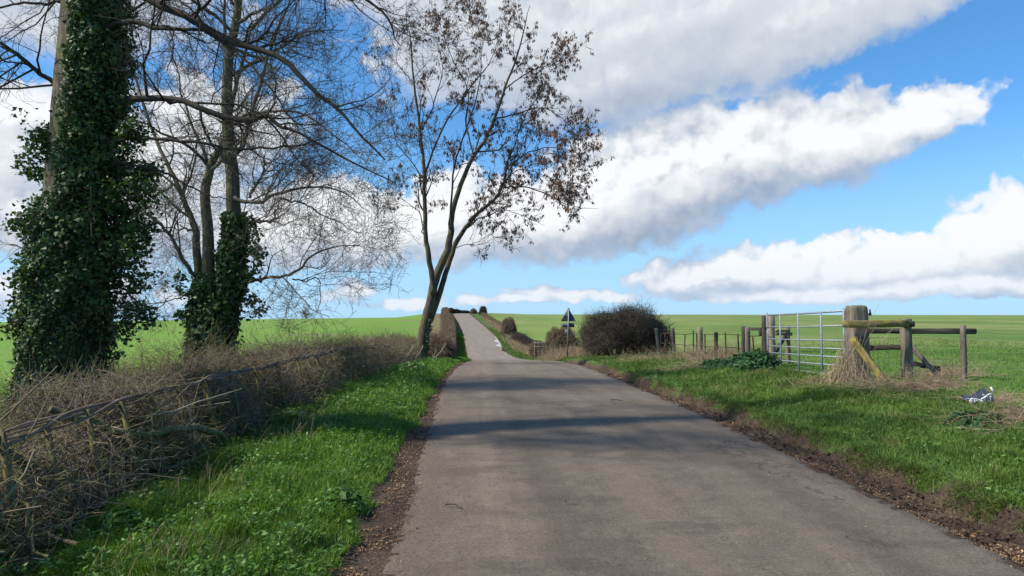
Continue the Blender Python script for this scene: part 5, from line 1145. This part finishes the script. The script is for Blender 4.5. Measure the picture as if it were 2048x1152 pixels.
# dead grass: tussocks and flattened swathes, each one a thing
def straw(mb, P0, L, d, w, sag=.25, n=6):
    m = len(P0); d = norm(d); P = np.zeros((m, n, 3)); P[:, 0] = P0; st = (L/(n-1))[:, None]
    for i in range(1, n): d = norm(d+np.array([0, 0, -sag/n*2])+rng.normal(size=(m, 3))*.10); P[:, i] = P[:, i-1]+d*st
    gz = H(P[..., 0], P[..., 1])+.012; P[..., 2] = np.maximum(P[..., 2], gz+rng.random((m, 1))*.05)
    tubes(mb, P, w[:, None]*np.linspace(1, .4, n)[None], 3)
def straw_clump(label, n, cx, cy, sx, sy, ln, mean=(0, 0, .7), sp=.7, w=.0027, group='clumps of dead grass', sag=.5, hz=0.0, ang=0.0):
    mb = MB(); a = rng.normal(size=(n, 2))*[sx, sy]; c, s = math.cos(ang), math.sin(ang)
    x = cx+a[:, 0]*c-a[:, 1]*s; y = cy+a[:, 0]*s+a[:, 1]*c; z = H(x, y)+rng.random(n)*hz*np.exp(-(a[:, 0]/sx)**2*.5)
    straw(mb, np.stack([x, y, z], 1), rng.uniform(*ln, n), rng.normal(size=(n, 3))*sp+np.array(mean), np.full(n, w)*(1+np.clip(cy-9, 0, 40)*.05), sag)
    o = mb.build('dead_grass_tuft', M['straw'], origin=(cx, cy, G(cx, cy))); return tag(o, label, 'dead grass', group)
def gp(px_, py_):             # ground point seen at a pixel
    r = ray(px_, py_); t = np.linspace(2, 60, 3000); P = CO[None]+r[None]*t[:, None]; k = np.argmax(P[:, 2] < H(P[:, 0], P[:, 1])); return P[k, 0], P[k, 1]
# the sheaf leaning on the massive post
def sheaf():
    n = 230; mb = MB(); top = PY(1704, 668, 11.7); b = rng.normal(size=n)
    bx = 6.38+rng.normal(size=n)*.30; by = 11.45+rng.normal(size=n)*.16; base = np.stack([bx, by, H(bx, by)+.01], 1)
    f = (rng.random(n)**1.6*.85+.18)[:, None]; tip = base+(top+rng.normal(size=(n, 3))*[.13, .08, .10]-base)*f
    P = np.stack([base+(tip-base)*t+np.array([0, 0, .05])*math.sin(math.pi*t)*rng.normal(size=(n, 1))+rng.normal(size=(n, 3))*.035*math.sin(math.pi*t) for t in np.linspace(0, 1, 5)], 1); tubes(mb, P, np.linspace(.0046, .002, 5)[None]*np.ones((n, 1)), 3)
    for (a, b_) in (((1722, 700), (1757, 608)), ((1700, 760), (1757, 640)), ((1735, 720), (1780, 660)), ((1690, 790), (1712, 655)), ((1720, 745), (1790, 652))):
        P = smooth_poly([PY(*a, 11.6), PY((a[0]+b_[0])/2-4, (a[1]+b_[1])/2, 11.6), PY(*b_, 11.7)], 8); tubes(mb, P, np.linspace(.004, .002, 8), 4)
    o = mb.build('dead_grass_sheaf', M['straw'], origin=(6.5, 11.55, G(6.5, 11.55))); tag(o, 'tall sheaf of dead straw stalks leaning against the massive gate post', 'dead grass')
sheaf()
x, y = gp(1755, 775); straw_clump('dead straw spreading on the ground at the foot of the yellow brace', 520, x, y, .42, .28, (.2, .5), (-.1, -.2, .35), .8, hz=.06)
x, y = gp(1850, 778); straw_clump('long flattened swathe of dead straw below the rail fence', 900, x+.1, y, .62, .16, (.25, .6), (-.5, -.25, .25), .6, hz=.06, ang=.62)
x, y = gp(1905, 752); straw_clump('dead straw heaped round the thin end post of the rail fence', 420, x, y, .30, .25, (.2, .55), (.2, -.1, .6), .6, hz=.05)
x, y = gp(1980, 805); straw_clump('patch of dead straw just below the plastic litter', 460, x-.05, y, .26, .15, (.12, .34), (.3, -.3, .25), .7, hz=.03)
x, y = gp(2040, 842); straw_clump('dead straw swathe at the very edge of the view on the right verge', 620, x, y, .30, .22, (.2, .5), (-.4, -.1, .2), .6, hz=.05)
x, y = gp(1640, 765); straw_clump('thin scatter of dead straw below the bottom bar of the gate', 160, x, y, .35, .2, (.2, .45), (-.2, -.2, .3), .7)
x, y = gp(1430, 722); straw_clump('pale dead grass standing between the iron stakes', 800, x+.1, y+.5, .5, 1.0, (.35, .8), (-.15, -.1, .8), .45)
x, y = gp(1478, 722); straw_clump('pale dead grass round the paired timber fence posts', 380, x+.1, y+.2, .3, .5, (.3, .65), (-.1, -.1, .8), .45)
x, y = gp(1385, 735); straw_clump('flattened dead grass on the verge in front of the iron fence', 340, x, y, .45, .35, (.2, .5), (-.2, -.2, .25), .7)
x, y = gp(1300, 722); straw_clump('dead grass below the near side of the dark dome bush', 420, x+.3, y+1, .6, .6, (.25, .6), (-.1, -.1, .5), .6)
straw_clump('tall fawn dead grass round the foot of the road sign', 1500, PY(1130, 700, 34)[0]+.1, 34.8, .5, 1.0, (.35, .85), (0, 0, .9), .35, .003)
straw_clump('fawn dead grass between the road sign and the dark dome bush', 800, PY(1165, 700, 33)[0], 33.5, .4, 1.0, (.3, .7), (0, 0, .9), .35, .003)
straw_clump('fawn dead grass bank around the small bush left of the sign', 1500, XC(50)+3.9, 50, .35, 3.5, (.3, .6), (0, 0, .9), .35, .004)
straw_clump('fawn dead grass on the bank halfway up the hill', 2200, float(XC(68))+3.75, 68, .28, 6.5, (.4, .8), (0, 0, .9), .4, .006, ang=.06)
straw_clump('fawn dead grass along the bank near the top of the hill', 1800, float(XC(112))+3.7, 112, .3, 13, (.4, .8), (0, 0, .9), .4, .010, ang=.03)
x, y = gp(310, 1140); straw_clump('upright pale dead stalks on the left verge at the bottom of the view', 60, x, y, .16, .12, (.14, .30), (.25, 0, .9), .25, .0016, sag=.1)
x, y = gp(400, 985); straw_clump('pale dead stalks on the left verge near the hedge foot', 46, x, y, .18, .25, (.15, .3), (.25, 0, .9), .3, .0017, sag=.1)
x, y = gp(600, 868); straw_clump('row of pale dead stalks on the left verge beyond the mossy laid stem', 110, x, y, .2, .6, (.15, .34), (.25, 0, .9), .3, .0019, sag=.1)
x, y = gp(150, 1075); straw_clump('two pale tall stalks rising beside the nearest stakes', 14, x, y, .06, .1, (.3, .6), (0, 0, 1), .12, .002, sag=.05)
# nettles by the latch post and small leafy clumps
def leafy(name, label, cx, cy, r, h, n, size, mat, group=None, sl=1.0):
    mb = MB(); v = norm(rng.normal(size=(n, 3))); v[:, 2] = np.abs(v[:, 2]); q = rng.random((n, 1))**.35*(1+.15*np.sin(v[:, :1]*9+v[:, 1:2]*7)); C = np.stack([cx+v[:, 0]*r*q[:, 0], cy+v[:, 1]*r*sl*q[:, 0], np.zeros(n)], 1)
    C[:, 2] = H(C[:, 0], C[:, 1])+v[:, 2]*h*q[:, 0]; leaves(mb, C, size*rng.uniform(.5, 1.3, n), v+np.array([0, -.2, .6]), .5, None, 'oval')
    o = mb.build(name, mat, origin=(cx, cy, G(cx, cy))); return tag(o, label, 'plant', group)
x, y = gp(1522, 744); leafy('nettle_clump', 'rounded dark green nettle clump at the foot of the latch post', x+.05, y+.5, .55, .42, 3600, .075, M['nettle'])
x, y = gp(1468, 738); leafy('nettle_clump', 'lower spread of nettles left of the rounded clump', x, y+.5, .6, .20, 2000, .07, M['nettle'])
x, y = gp(1955, 850); leafy('grass_tussock', 'dark green leafy tussock below the plastic litter', x, y, .34, .12, 900, .05, M['nettle'])
for (a, b, lb) in ((230, 1060, 'broad dock leaves beside the hedge foot'), (355, 945, 'broad dock leaves under the mossy laid stem'), (690, 1010, 'bright green leafy weed clump near the left edge of the lane'), (820, 745, 'dark leafy clump of verge weeds in front of the ash')):
    x, y = gp(a, b); leafy('weed_tuft', lb, x, y, .16 if y < 10 else .5, .12 if y < 10 else .25, 170 if y < 10 else 700, .075, M['weed'], 'leafy weed clumps on the left verge')
